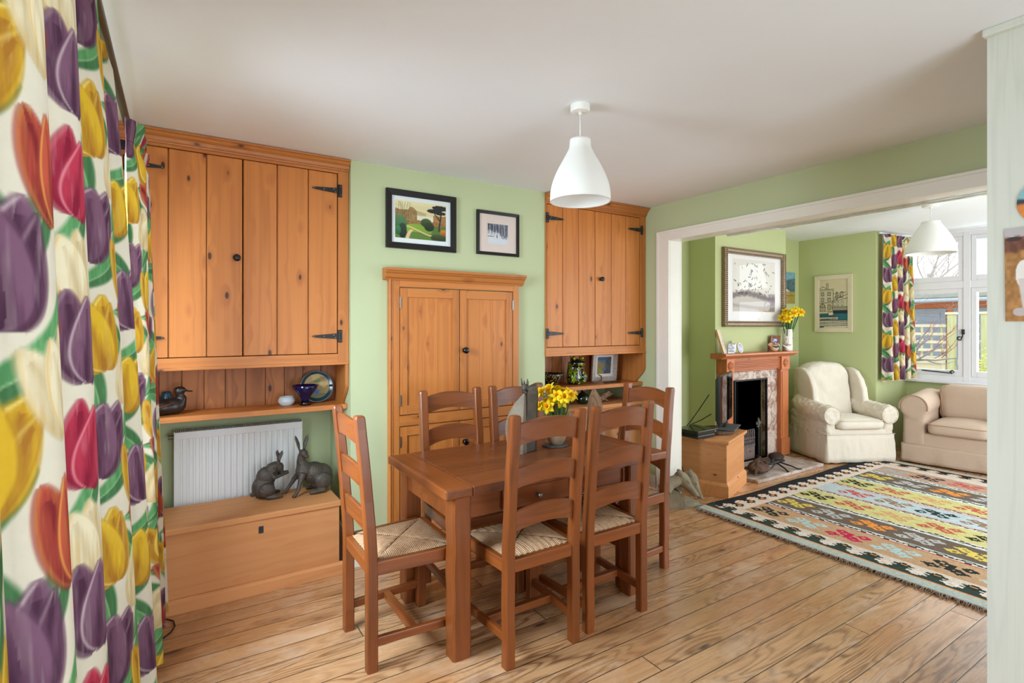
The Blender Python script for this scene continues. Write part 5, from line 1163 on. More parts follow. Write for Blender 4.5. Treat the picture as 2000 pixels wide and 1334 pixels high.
# ------------------------------------------------------------------ pine box with the television
t = thing('pine_box', 'square pine blanket box carrying the television beside the hearth', 'chest', (3.80, 2.69, 0), math.radians(20.5))
L_, D_, T_ = 0.60, 0.47, 0.476
MB().box(0.018, L_-0.018, 0.018, D_-0.018, 0.03, T_-0.03).build('body', M['old_x'], t, local=True, bevel=0.002)
for xs in (0.016, L_-0.03): MB().box(xs, xs+0.014, 0.0195, D_-0.0195, 0.125, T_-0.037).build('side_board', M['old_y'], t, local=True)
def ringmould(z0, z1, out, name, mat):
    m = MB(); prof = [(0.02-out*0, z0)]
    rr = []
    for (o_, z) in ((0, z0), (out, z0), (out, z0+(z1-z0)*0.80), (out*0.35, z0+(z1-z0)*0.94), (0, z1)):
        e = 0.018-o_; rr.append([Vector((e, e, z)), Vector((L_-e, e, z)), Vector((L_-e, D_-e, z)), Vector((e, D_-e, z))])
    m.rings(rr); return m.build(name, mat, t, local=True, bevel=0.001)
ringmould(0.0, 0.125, 0.018, 'plinth', M['old_x'])
m = MB(); m.box(-0.004, L_+0.004, -0.004, D_+0.004, T_-0.022, T_); m.box(0.004, L_-0.004, 0.004, D_-0.004, T_-0.036, T_-0.022); m.build('lid', M['old_x'], t, local=True, bevel=0.004)
m = MB()
for i in range(11):
    for (ax_, ay_) in ((0.0175, None), (None, 0.0175)):
        if ax_ is not None: m.box(0.017, 0.02, 0.02, 0.034, 0.15+i*0.027, 0.163+i*0.027)
        else: pass
m.build('dovetail', M['old_z'], t, local=True)
a0 = math.radians(20.5)
def BX(u, v, z): return Vector((3.80+u*math.cos(a0)-v*math.sin(a0), 2.69+u*math.sin(a0)+v*math.cos(a0), z))
c = BX(0.33, 0.20, T_+0.001)
t = thing('wood_slice', 'round bark-edged wood slice under the television on the pine box', 'wood slice', tuple(c))
m = MB(); rs = random.Random(2); rr = [[], [], [], []]
for k in range(28):
    a = 2*PI*k/28; r = 0.15*(1+0.06*math.sin(3*a)+0.05*rs.random())
    for i, (z, e) in enumerate(((0.0, 0.97), (0.012, 1.02), (0.028, 1.0), (0.032, 0.97))): rr[i].append(c+Vector((r*1.12*e*math.cos(a), r*0.95*e*math.sin(a), z)))
m.rings(rr).build('bark_edge', M['bark'], t)
m = MB(); m.rings([[p*1.0+(c-p)*0.06+Vector((0, 0, 0.0008)) for p in rr[3]], [p+(c-p)*0.06+Vector((0, 0, 0.0016)) for p in rr[3]]]); m.build('cut_face', M['old_y'], t)
zt = T_+0.035
p1 = Vector((3.876, 2.822, 0)); p2 = Vector((4.445, 3.098, 0)); dv = (p2-p1).normalized(); ang = math.atan2(dv.y, dv.x); dn = Vector((dv.y, -dv.x, 0))
mid = (p1+p2)/2
t = thing('television', 'black flat television on the pine box, seen nearly edge on', 'television', (mid.x, mid.y, zt), ang)
MB().box(-0.315, 0.265, -0.002, 0.022, 0.055, 0.488).build('case', M['black_plastic'], t, local=True, bevel=0.006)
m = MB(); rr = [[Vector((x, y, z)) for x, z in ((-0.025-0.28*k, 0.265-0.195*k), (-0.025+0.28*k, 0.265-0.195*k), (-0.025+0.28*k, 0.265+0.215*k), (-0.025-0.28*k, 0.265+0.215*k))] for y, k in ((0.022, 1), (0.05, 0.86), (0.062, 0.6))]
m.rings(rr).build('back_shell', M['black_plastic'], t, local=True)
MB().box(-0.307, 0.257, -0.0045, -0.002, 0.068, 0.480).build('screen', M['screen'], t, local=True)
m = MB(); m.box(-0.05, 0.05, 0.0, 0.03, 0.008, 0.08); m.build('stand_neck', M['black_plastic'], t, local=True, bevel=0.004)
MB().box(-0.17, 0.17, -0.09, 0.09, 0.0, 0.010).build('stand_base', M['slate'], t, local=True, bevel=0.004)
c = BX(0.0, 0.30, 0)
t = thing('set_top_box', 'black two-tier recorder box on the pine box behind the television', 'recorder', (c.x-0.045, c.y-0.015, T_+0.001), math.radians(2))
MB().box(-0.02, 0.21, -0.10, 0.12, 0.004, 0.034).build('lower_case', M['black_plastic'], t, local=True, bevel=0.008)
MB().box(-0.035, 0.235, -0.11, 0.12, 0.036, 0.072).build('upper_case', M['black_gloss'], t, local=True, bevel=0.004)
MB().box(0.19, 0.205, -0.112, -0.109, 0.05, 0.058).build('indicator', M['silver'], t, local=True)
zc_ = T_
for pts, lb in (([(4.03, 3.05, zc_+0.33), (3.93, 3.08, zc_+0.2), (3.86, 3.12, zc_+0.09), (3.80, 3.12, zc_+0.05)], 'black lead running from high on the television to the recorder box'),
                ([(4.02, 3.02, zc_+0.16), (3.94, 3.06, zc_+0.11), (3.84, 3.10, zc_+0.07), (3.79, 3.10, zc_+0.05)], 'lower black lead drooping between the television and recorder box'),
                ([(3.60, 3.05, zc_+0.05), (3.56, 3.03, zc_+0.03), (3.56, 3.0, 0.33), (3.60, 2.98, 0.2), (3.57, 3.0, 0.02)], 'tangled black lead hanging down behind the pine box')):
    m = MB(); P_ = [Vector(p) for p in pts]; q_ = []
    for i in range(len(P_)-1):
        for k in range(5): q_.append(P_[i].lerp(P_[i+1], k/5))
    q_.append(P_[-1]); m.tube(q_, 0.004, 6); tag(m.build('cable', M['black'], None, smooth=True), lb, 'cable')
m = MB(); m.tube([(3.64, 3.06, zc_+0.06), (3.60, 3.05, zc_+0.085), (3.56, 3.04, zc_+0.05), (3.54, 3.03, zc_-0.05)], 0.003, 6); tag(m.build('cable', M['white_plastic'], None, smooth=True), 'thin white lead looping behind the black recorder box', 'cable')
# ------------------------------------------------------------------ on the mantelshelf
MZ = 1.1525
t = thing('canvas', 'small pale pink and green canvas leaning at the dark end of the mantelshelf', 'canvas', (4.52, 3.26, MZ))
uu, vv = np.meshgrid(np.linspace(0, 1, 30), np.linspace(0, 1, 50)); n_ = vnoise(uu*9, vv*16, 40)
C = np.empty(uu.shape+(3,)); C[:] = (218, 220, 176); C = put(C, soft(0.5-uu+0.1*(n_-0.5), 0.08), (226, 196, 190)); C = put(C, (n_ > 0.6)*(uu > 0.5)*0.8, (176, 160, 200)); C = put(C, (n_ < 0.3)*(vv < 0.5)*0.5, (206, 150, 150)); C = put(C, (n_ > 0.7)*(vv > 0.6)*0.6, (240, 214, 160))
P = np.stack([4.455+0.115*uu, 3.20+0.05*uu+0.085*vv, MZ+0.232*vv], -1); grid_mesh('painted_face', P, C, M['paint'], t, smooth=False, solid=0.003)
m = MB(); V_ = [m.bm.verts.new(p) for p in ((4.455, 3.203, MZ), (4.57, 3.253, MZ), (4.57, 3.338, MZ+0.232), (4.455, 3.288, MZ+0.232), (4.447, 3.215, MZ+0.001), (4.562, 3.265, MZ+0.001), (4.562, 3.35, MZ+0.232), (4.447, 3.30, MZ+0.232))]
for f in ((4,5,6,7),(0,1,5,4),(1,2,6,5),(2,3,7,6),(3,0,4,7)): m._f([V_[i] for i in f])
m.build('stretcher', M['old_z'], t)
def paint_photo(seed, a, b):
    def f(u, v):
        n = vnoise(u*5+seed, v*6+seed, seed); C = np.empty(u.shape+(3,)); C[:] = a; return put(C, soft(0.5-n, 0.3), b)
    return f
t = framed('photo_frame', 'silver bow-topped photo frame on the mantelshelf beside the leaning canvas', (4.635, 3.25, MZ+0.050), (-0.25, -1, 0), 0.092, 0.10, 0.010, 0.010, M['silver'], paint_photo(3, (238, 238, 242), (170, 176, 190)), (30, 30), (0, 0, 0.076, 0.084), M['mount_white'], tilt=-0.12)
m = MB(); m.tube([(4.615, 3.262, MZ+0.104), (4.625, 3.262, MZ+0.122), (4.636, 3.262, MZ+0.104), (4.647, 3.262, MZ+0.122), (4.657, 3.262, MZ+0.104)], 0.004, 6); m.build('bow', M['silver'], t, smooth=True)
t = thing('round_photo_frame', 'round white photo frame on the mantelshelf next to the silver frame', 'photo frame', (4.74, 3.24, MZ))
cz_, cxo = MZ+0.052, 4.745; m = MB(); n = 36
def disc(r, d): return [Vector((cxo+r*0.97*math.cos(2*PI*k/n), 3.235+0.012*(r/0.05)*math.sin(2*PI*k/n)-d+0.25*r*math.cos(2*PI*k/n)*0.4, cz_+r*math.sin(2*PI*k/n))) for k in range(n)]
m.rings([disc(0.040, 0.008), disc(0.042, 0.012), disc(0.050, 0.012), disc(0.051, 0.0), disc(0.03, -0.004)]); m.build('rim', M['ceramic_white'], t, smooth=True)
V = np.linspace(0, 1, 14)[:, None]; A_ = np.linspace(0, 2*PI, 37)[None, :]; pu, pv = V*np.cos(A_)*0.041, V*np.sin(A_)*0.041
P = np.stack([cxo+pu*0.97, 3.235+0.24*pv-0.009+0.1*pu, cz_+pv], -1); n_ = vnoise(pu*60+5, pv*60+5, 44); C = np.empty(pu.shape+(3,)); C[:] = (206, 208, 226); C = put(C, soft(0.5-n_, 0.3), (170, 160, 190)); grid_mesh('photo', P, C, M['paint'], t)
t = framed('photo_frame', 'brown wooden photo frame at the vase end of the mantelshelf', (5.475, 3.31, MZ+0.085), (-0.2, -1, 0), 0.135, 0.165, 0.032, 0.014, M['oak_z'], paint_photo(5, (210, 214, 232), (110, 116, 150)), (30, 30), (0, 0, 0.07, 0.10), None, tilt=-0.08)
t = framed('photo_frame', 'small red-edged picture card before the brown photo frame', (5.345, 3.27, MZ+0.05), (-0.2, -1, 0), 0.085, 0.095, 0.009, 0.010, M['oak_z'], paint_photo(8, (206, 110, 84), (236, 196, 170)), (24, 24), (0, 0, 0.068, 0.078), None, glass=False, tilt=-0.1)
def bird(label, x, y, s, parts, flip=1):
    t = thing('bird_ornament', label, 'ornament', (x, y, MZ)); m = MB()
    m.ell((x, y, MZ+0.034*s), (0.055*s, 0.033*s, 0.034*s)); m.ell((x+flip*0.045*s, y, MZ+0.058*s), (0.026*s, 0.022*s, 0.024*s)); m.tube([(x-flip*0.04*s, y, MZ+0.042*s), (x-flip*0.09*s, y, MZ+0.062*s), (x-flip*0.12*s, y, MZ+0.078*s)], [0.022*s, 0.014*s, 0.004*s], 10, flat=0.5)
    m.build('body', parts[0], t, remesh=0.004, smo=3)
    m = MB(); m.tube([(x+flip*0.062*s, y, MZ+0.057*s), (x+flip*0.085*s, y, MZ+0.052*s)], [0.007*s, 0.001], 8); m.build('beak', parts[1], t, smooth=True)
    if len(parts) > 2:
        m = MB(); m.tube([(x+flip*0.02*s, y-0.028*s, MZ+0.05*s), (x-flip*0.02*s, y-0.036*s, MZ+0.045*s), (x-flip*0.07*s, y-0.02*s, MZ+0.055*s)], [0.012*s, 0.016*s, 0.004*s], 8, flat=0.5); m.build('wing', parts[2], t, smooth=True)
        m = MB(); m.tube([(x+flip*0.032*s, y, MZ+0.02*s), (x+flip*0.028*s, y, MZ+0.066*s)], [0.031*s, 0.022*s], 12); m.build('collar', parts[3], t, smooth=True)
bird('painted bird ornament with orange head and teal collar on the mantelshelf', 5.32, 3.215, 1.1, (plain('peach_bird', (214, 168, 128), 0.4, 0.4, var=0.15, scale=30), M['brass'], plain('dark_wing', (52, 70, 66), 0.4, 0.4), plain('teal_collar', (44, 128, 136), 0.4, 0.4)))
bird('plain cream bird ornament beside the white daffodil vase', 5.53, 3.185, 0.95, (M['ceramic_white'], M['brass']))
vc = (5.63, 3.255)
t = thing('vase', 'white cylindrical vase of daffodils at the end of the mantelshelf', 'vase', (vc[0], vc[1], MZ))
MB().lathe([(0, MZ), (0.05, MZ), (0.052, MZ+0.004), (0.050, MZ+0.235), (0.048, MZ+0.237), (0.045, MZ+0.23), (0.044, MZ+0.06), (0, MZ+0.055)], (vc[0], vc[1], 0), 36).build('body', M['ceramic_white'], t, smooth=True)
rs = random.Random(4); m = MB()
for (dx, dy, z) in ((-0.049, -0.018, 0.13), (-0.046, -0.026, 0.07), (0.018, -0.05, 0.14), (-0.05, 0.0, 0.1)): m.ell((vc[0]+dx, vc[1]+dy, MZ+z), (0.003, 0.0025, 0.012))
m.build('bark_mark', M['papery'], t, smooth=True)
for k in range(15):
    a = k*2.399; r = 0.17*math.sqrt((k+0.6)/15); x = vc[0]+0.02+r*math.cos(a); y = vc[1]+r*math.sin(a)*0.5-0.03; z = MZ+0.405+0.05*rs.random()-0.25*r+0.32*(x-vc[0])*0.8
    flower('d', (vc[0]+0.14*r*math.cos(a), vc[1]+0.1*r*math.sin(a), MZ+0.10), (x, min(y, 3.27), z), (math.cos(a)*0.6-0.5, -0.9+0.3*math.sin(a), 0.3), 1.25, t)
# ------------------------------------------------------------------ sitting room pictures
def paint_birds(u, v):
    n = vnoise(u*7, v*7, 51); n2 = vnoise(u*30, v*30, 52); C = np.empty(u.shape+(3,)); C[:] = (222, 216, 206)
    C = put(C, (v < 0.42)*np.clip((0.42-v)*6, 0, 1)*0.6, (176, 164, 156)); C = put(C, soft(np.abs(v-0.30-0.05*np.sin(u*5))-0.035-0.03*n2, 0.05)*0.9, (120, 106, 106)); C = put(C, soft(np.abs(v-0.12+0.08*u)-0.02, 0.06)*0.7, (140, 126, 122)); C = put(C, (v < 0.1)*(u > 0.6)*0.6, (166, 142, 104)); C = put(C, (v < 0.36)*(u > 0.72)*(n2 > 0.4)*0.5, (120, 108, 120))
    rs = np.random.RandomState(8)
    for k in range(74):
        cx = np.clip(0.42+0.22*rs.randn(), 0.05, 0.97); cy = 0.34+0.6*rs.rand()**1.4; s = 0.014+0.016*rs.rand(); a = rs.rand()*3
        dx, dy = (u-cx)/s, (v-cy)/s; d1 = np.abs(dy*math.cos(a)-dx*math.sin(a)-0.35*np.abs(dx*math.cos(a)+dy*math.sin(a))); al = np.abs(dx*math.cos(a)+dy*math.sin(a))
        C = put(C, soft(d1-0.28, 0.25)*(al < 1.15), (60, 52, 48))
    return C
q = NT('carved_bronze_gilt'); o_ = q.coord(); q.bump(q.noise(o_, 60, 2), 0.5, 0.004)
gilt = q.fin(q.mix(q.noise(o_, 60, 3), lin((172, 146, 112)), lin((96, 74, 58))), 0.45, 0.5, 0.3)
framed('framed_picture', 'large ornate-framed print of a flock of birds above the fireplace', (5.163, 3.348, 1.817), (0, -1, 0), 1.085, 0.803, 0.058, 0.035, gilt, paint_birds, (190, 150), (0, 0.03, 0.745, 0.545), M['mount_cream'], ornate=True)
def paint_harbour(u, v):
    C = np.empty(u.shape+(3,)); C[:] = (216, 200, 166)
    K = (38, 36, 38)
    def line(x0, y0, x1, y1, w=0.008):
        nonlocal C
        L = math.hypot(x1-x0, y1-y0); tt = np.clip(((u-x0)*(x1-x0)+(v-y0)*(y1-y0))/L/L, 0, 1); d = np.hypot(u-x0-tt*(x1-x0), (v-y0-tt*(y1-y0))*1.75); C = put(C, soft(d-w, 0.008), K)
    def rect(x0, y0, x1, y1, fill=None, w=0.007):
        nonlocal C
        if fill is not None: C = put(C, (u > x0)*(u < x1)*(v > y0)*(v < y1)*1.0, fill)
        line(x0, y0, x1, y0, w); line(x1, y0, x1, y1, w); line(x1, y1, x0, y1, w); line(x0, y1, x0, y0, w)
    C = put(C, (v > 0.15)*(v < 0.30)*1.0, (46, 104, 112)); C = put(C, (v > 0.29)*(v < 0.36)*(u > 0.48)*1.0, (40, 48, 60))
    rect(0.0, 0.34, 0.50, 0.78, (206, 192, 160)); line(-0.02, 0.80, 0.52, 0.80); line(0.0, 0.82, 0.12, 0.86); line(0.12, 0.86, 0.25, 0.82); rect(0.26, 0.80, 0.31, 0.92, (210, 196, 166))
    for x in (0.06, 0.30):
        for y in (0.67, 0.55): rect(x, y, x+0.1, y+0.07, (176, 166, 146))
    line(0, 0.52, 0.47, 0.52)
    th = np.hypot((u-0.11)/0.105, (v-0.40)/0.10); C = put(C, soft(np.abs(th-1)-0.07, 0.06)*(v > 0.34), K); line(0.11, 0.34, 0.11, 0.51); line(0.0, 0.43, 0.22, 0.43); line(0.05, 0.34, 0.05, 0.48); line(0.17, 0.34, 0.17, 0.48); rect(0.30, 0.37, 0.40, 0.48, (170, 160, 140)); C = put(C, (u > 0.42)*(u < 0.48)*(v > 0.38)*(v < 0.47)*1.0, (176, 160, 80))
    for k in range(6): line(0.52+0.04*k, 0.60+0.01*(k % 3), 0.60+0.04*k, 0.68+0.012*(k % 2)); 
    rect(0.60, 0.58, 0.64, 0.74, (196, 184, 156)); rect(0.76, 0.62, 0.84, 0.74, (196, 184, 156)); line(0.5, 0.70, 0.95, 0.73)
    C = put(C, (u > 0.46)*(v > 0.37)*(v < 0.55+0.14*(u-0.46))*1.0, (204, 190, 158)); line(0.44, 0.55, 1.0, 0.69); line(0.46, 0.54, 1.0, 0.61); line(0.47, 0.36, 0.47, 0.55); line(0.47, 0.43, 1, 0.43)
    for k, x in enumerate((0.52, 0.64, 0.78)): rect(x, 0.455, x+0.055, 0.53+0.008*k, (226, 220, 206))
    for k in range(22): line(0.5+k*0.0235, 0.365, 0.5+k*0.0235, 0.425, 0.004)
    for y0, x1 in ((0.17, 0.66), (0.10, 1.0), (0.03, 1.0)):
        C = put(C, (v > y0)*(v < y0+0.05)*(u < x1)*1.0, (222, 210, 186)); line(0, y0, x1, y0+0.02); line(0, y0+0.05, x1, y0+0.055)
        for k in range(int(x1*18)): line(k/18+0.01, y0+0.012, k/18+0.025, y0+0.048, 0.007)
    C = put(C, (v < 0.03)*(u < 0.16)*1.0, (46, 104, 112)); C = put(C, soft(np.abs(v-0.19)-0.008, 0.01)*(u > 0.48)*(u < 0.62), (196, 90, 60)); rect(0.32, 0.255, 0.5, 0.325, (222, 208, 180)); return C
framed('framed_picture', 'cream framed line print of harbour houses and boats by the window curtain', (6.598, 3.25, 1.69), (-1, 0, 0), 0.424, 0.678, 0.05, 0.02, M['cream_frame'], paint_harbour, (100, 160), (0.0, 0.0, 0.318, 0.572), M['cream_frame'])
def paint_coast(u, v):
    n = vnoise(u*8, v*14, 60); C = np.empty(u.shape+(3,)); C[:] = np.stack([96+40*n, 150+30*n, 172+10*n], -1); C = put(C, soft(v-(0.72+0.1*u), 0.03), np.stack([60+40*n, 92+30*n, 104+20*n], -1)); C = put(C, soft(v-(0.50-0.22*u), 0.03)*(v > 0.38), (214, 204, 190)); C = put(C, (v < 0.38)*1.0, np.stack([150+30*n, 134+20*n, 66+20*n], -1)); C = put(C, soft(np.abs(v-0.26)-0.01, 0.01), (96, 86, 50)); return C
t = thing('canvas', 'tall narrow coastal canvas in the recess beside the chimney breast', 'canvas', (6.36, 3.66, 1.9))
uu, vv = np.meshgrid(np.linspace(0, 1, 40), np.linspace(0, 1, 70)); P = np.stack([6.255+0.22*uu, np.full(uu.shape, 3.646), 1.70+0.385*vv], -1); grid_mesh('painted_face', P, paint_coast(uu, vv), M['paint'], t, smooth=False)
MB().box(6.255, 6.475, 3.648, 3.668, 1.70, 2.085).build('stretcher', M['cream_frame'], t)

# ------------------------------------------------------------------ armchair and sofa
def soft_box(m, x0, x1, y0, y1, z0, z1, r=0.03, crown=0.0, nx=14, ny=14, nz=6):
    # a stuffed block: superellipsoid-like rounded box with an optional crown on top
    cx, cy, cz = (x0+x1)/2, (y0+y1)/2, (z0+z1)/2; hx, hy, hz = (x1-x0)/2, (y1-y0)/2, (z1-z0)/2
    b = bmesh.new(); bmesh.ops.create_cube(b, size=2.0); bmesh.ops.subdivide_edges(b, edges=b.edges[:], cuts=11, use_grid_fill=True)
    mp = {}
    for v in b.verts:
        x, y, z = v.co; e = lambda q, h: q*h
        p = Vector((x*hx, y*hy, z*hz)); c = Vector((max(-hx+r, min(hx-r, p.x)), max(-hy+r, min(hy-r, p.y)), max(-hz+r, min(hz-r, p.z)))); d = p-c
        if d.length > 1e-6: p = c+d.normalized()*r
        if crown: p.z += crown*(1-x*x)*(1-y*y)*(1 if z > 0 else 0.35)*(z)
        mp[v] = m.bm.verts.new(p+Vector((cx, cy, cz)))
    for f in b.faces: m._f([mp[v] for v in f.verts])
    b.free(); return m
def skirt(m, x0, x1, y0, y1, z0, z1, flare=0.02, amp=0.006, n=160, seed=1):
    per = []; L = [(x1-x0), (y1-y0), (x1-x0), (y1-y0)]; tot = sum(L)
    rr = []
    for j in range(7):
        f = j/6; z = z1+(z0-z1)*f; ring = []
        for k in range(n):
            s = tot*k/n; e = flare*f+amp*f*(noise.noise(Vector((s*9, seed, f*1.2)))+0.6*math.sin(s*23+seed))
            if s < L[0]: p = (x0+s, y0-e)
            elif s < L[0]+L[1]: p = (x1+e, y0+s-L[0])
            elif s < L[0]+L[1]+L[2]: p = (x1-(s-L[0]-L[1]), y1+e)
            else: p = (x0-e, y1-(s-L[0]-L[1]-L[2]))
            ring.append(Vector((p[0], p[1], z+(0.004*noise.noise(Vector((s*6, 3, seed))) if j == 6 else 0))))
        rr.append(ring)
    return m.rings(rr)
def loop(m, pts, r): m.tube(pts+[pts[0]], r, 6, caps=False); return m
t = thing('armchair', 'cream loose-covered wing armchair in the corner by the fireplace', 'armchair', (6.116, 2.976, 0), math.radians(-26.5))
CC = M['cream_cloth']; HW = 0.385
m = MB(); soft_box(m, -HW+0.015, HW-0.015, -0.335, 0.27, 0.10, 0.36, 0.03); m.build('seat_base', CC, t, local=True, smooth=True)
m = MB(); skirt(m, -HW+0.008, HW-0.008, -0.345, 0.275, 0.020, 0.30, 0.018, 0.007, 240, 2); m.build('skirt', CC, t, local=True, smooth=True, disp=(0.022, 0.05))
m = MB(); loop(m, [Vector(p) for p in ((-HW+0.006, -0.347, 0.302), (HW-0.006, -0.347, 0.302), (HW-0.006, 0.277, 0.302), (-HW+0.006, 0.277, 0.302))], 0.004); m.build('piping', M['cream_seam'], t, local=True, smooth=True)
for s in (-1, 1):
    xc = s*0.322; m = MB(); soft_box(m, min(s*0.262, s*(HW-0.004)), max(s*0.262, s*(HW-0.004)), -0.338, 0.26, 0.20, 0.50, 0.03)
    m.tube([(xc, -0.356, 0.500), (xc, -0.33, 0.500), (xc, -0.1, 0.512), (s*0.315, 0.10, 0.545), (s*0.305, 0.22, 0.58)], [0.088, 0.096, 0.098, 0.094, 0.085], 22)
    a = m.build('arm', CC, t, local=True, remesh=0.009, smo=5, disp=(0.026, 0.05))
    m = MB(); loop(m, [Vector((xc+0.090*math.cos(2*PI*k/24), -0.354, 0.500+0.090*math.sin(2*PI*k/24))) for k in range(24)], 0.004); m.build('piping', M['cream_seam'], a, local=True, smooth=True)
m = MB(); rr = []; n = 18
for y_, k, dz in ((0.07, 0.93, -0.01), (0.10, 1.0, 0.0), (0.17, 1.0, 0.01), (0.26, 0.98, 0.0)):
    ring = []
    for i in range(n+1):
        u = -1+2*i/n; ring.append(Vector((u*0.262*k-0.02, y_+0.06*(1-abs(u))*0+0.05, 0.885+0.125*math.sqrt(max(0, 1-abs(u)**2.8))+dz-0.2*(1-k))))
    ring += [Vector((0.25*k-0.02, y_-0.05, 0.36)), Vector((-0.26*k-0.02, y_-0.05, 0.36))]
    rr.append(ring)
m.rings(rr); m.build('backrest', CC, t, local=True, remesh=0.011, smo=6, disp=(0.020, 0.11))
for s in (-1, 1):
    pr = [(0.28, 0.48), (-0.04, 0.52), (-0.07, 0.60), (-0.05, 0.74), (0.00, 0.85), (0.07, 0.925), (0.16, 0.955), (0.28, 0.945)]
    m = MB(); m.prism(pr, 'x', s*0.288-0.034, s*0.288+0.034); m.build('wing', CC, t, local=True, remesh=0.011, smo=6, disp=(0.016, 0.10))
m = MB(); soft_box(m, -0.252, 0.252, -0.380, 0.12, 0.350, 0.450, 0.046, 0.035, ); sc = m.build('seat_cushion', CC, t, local=True, smooth=True)
m = MB(); q_ = [Vector((-0.215, -0.378, 0.447)), Vector((0.215, -0.378, 0.447)), Vector((0.25, -0.34, 0.447)), Vector((0.25, 0.08, 0.447)), Vector((-0.25, 0.08, 0.447)), Vector((-0.25, -0.34, 0.447))]; loop(m, q_, 0.004)
m.build('piping', M['cream_seam'], sc, local=True, smooth=True)

rz = math.radians(-83.5); ca, sa = math.cos(rz), math.sin(rz); SL, SD = 1.42, 0.78
P0 = Vector((6.40, 2.49)); cx_, cy_ = P0.x+SL/2*ca-SD/2*sa, P0.y+SL/2*sa+SD/2*ca
t = thing('sofa', 'beige loose-covered sofa standing in the bay window', 'sofa', (cx_, cy_, 0), rz)
TC = M['tan_cloth']; hx = SL/2; y0 = -SD/2
m = MB(); soft_box(m, -hx+0.015, hx-0.015, y0+0.012, SD/2-0.014, 0.10, 0.33, 0.02); m.build('seat_base', TC, t, local=True, smooth=True)
m = MB(); skirt(m, -hx+0.010, hx-0.010, y0+0.007, SD/2-0.009, 0.018, 0.205, 0.016, 0.006, 260, 5); m.build('skirt', TC, t, local=True, smooth=True, disp=(0.008, 0.09))
m = MB(); loop(m, [Vector(p) for p in ((-hx+0.01, y0+0.008, 0.20), (hx-0.01, y0+0.008, 0.20), (hx-0.01, SD/2-0.01, 0.20), (-hx+0.01, SD/2-0.01, 0.20))], 0.0035); m.build('piping', M['tan_seam'], t, local=True, smooth=True)
for s in (-1, 1):
    xo = s*(hx-0.115); m = MB(); soft_box(m, xo-0.10, xo+0.10, y0+0.005, SD/2-0.04, 0.18, 0.60, 0.03)
    m.tube([(xo-s*0.0, y0-0.005, 0.585), (xo, y0+0.02, 0.585), (xo, 0.0, 0.60), (xo, SD/2-0.10, 0.62)], [0.118, 0.124, 0.124, 0.118], 22)
    a = m.build('arm', TC, t, local=True, remesh=0.013, smo=6, disp=(0.008, 0.16))
    m = MB(); q_ = [Vector((xo+0.122*math.cos(th), y0-0.006, 0.585+0.122*math.sin(th))) for th in [PI*1.08-i*PI*1.16/20 for i in range(21)]]; m.tube(q_, 0.005, 6); m.build('piping', M['tan_seam'], a, local=True, smooth=True)
for k in (0, 1):
    xa = -0.478+k*0.480; m = MB(); soft_box(m, xa, xa+0.474, y0-0.035, 0.20, 0.325, 0.445, 0.045, 0.035); sc = m.build('seat_cushion', TC, t, local=True, smooth=True)
    m = MB(); q_ = [Vector((xa+0.03, y0-0.033, 0.43)), Vector((xa+0.444, y0-0.033, 0.43)), Vector((xa+0.473, y0, 0.43)), Vector((xa+0.473, 0.16, 0.43)), Vector((xa+0.002, 0.16, 0.43)), Vector((xa+0.002, y0, 0.43))]; loop(m, q_, 0.0045); m.build('piping', M['tan_seam'], sc, local=True, smooth=True)
m = MB(); soft_box(m, -hx+0.05, hx-0.05, 0.20, SD/2-0.01, 0.25, 0.72, 0.05); m.build('back_frame', TC, t, local=True, smooth=True)
m = MB(); soft_box(m, -0.49, 0.49, 0.06, 0.26, 0.43, 0.80, 0.07); bc = m.build('back_cushion', TC, t, local=True, smooth=True, disp=(0.015, 0.25))
m = MB(); q_ = [Vector((-0.45, 0.075, 0.45)), Vector((-0.47, 0.082, 0.70)), Vector((-0.44, 0.09, 0.775)), Vector((0.44, 0.09, 0.775)), Vector((0.47, 0.082, 0.70)), Vector((0.45, 0.075, 0.45))]; m.tube(q_, 0.005, 6); m.build('piping', M['tan_seam'], bc, local=True, smooth=True)

# ------------------------------------------------------------------ kilim rug
t = thing('rug', 'flat-woven kilim rug with flower motifs in coloured bands across the sitting room', 'rug', (4.9, 1.6, 0.003))
cs = 0.0115; rx0, rx1, ry0, ry1 = 3.40, 6.33, 0.40, 2.69
nx, ny = int((rx1-rx0)/cs), int((ry1-ry0)/cs)
xc = rx0+(np.arange(nx)+0.5)*cs; yc = ry0+(np.arange(ny)+0.5)*cs; Xc, Yc = np.meshgrid(xc, yc)
C = np.empty(Xc.shape+(3,)); CREAM = (222, 208, 194); DK = (46, 48, 50); C[:] = CREAM
def blot(dx, dy, sx, sy): return ((np.abs(dx)/sx+np.abs(dy)/sy < 1) | ((np.abs(dx) < sx*0.62) & (np.abs(dy) < sy*0.40)) | ((np.abs(dx) < sx*0.36) & (np.abs(dy) < sy*0.66)))
def per(a, p): return (a+p/2) % p-p/2
starts = [3.66, 4.0, 4.335, 4.665, 5.0, 5.36, 5.70]; bw = 0.268
bandc = [(196, 160, 124), (112, 96, 84), (206, 198, 134), (186, 200, 204), (206, 198, 134), (112, 96, 84), (190, 152, 130)]
mot = [[(48, 52, 50), (180, 206, 206), (198, 44, 84), (180, 206, 206)], [(222, 200, 96), (186, 184, 182), (236, 148, 66), (186, 184, 182)], [(50, 50, 42), (190, 96, 78), (206, 160, 110), (190, 96, 78)], [(196, 90, 84), (150, 120, 96), (50, 60, 58), (150, 120, 96)], [(50, 50, 42), (190, 96, 78), (206, 160, 110), (190, 96, 78)], [(222, 200, 96), (186, 184, 182), (236, 148, 66), (186, 184, 182)], [(160, 176, 180), (52, 56, 56), (196, 92, 88), (160, 176, 180)]]
yend = 2.46
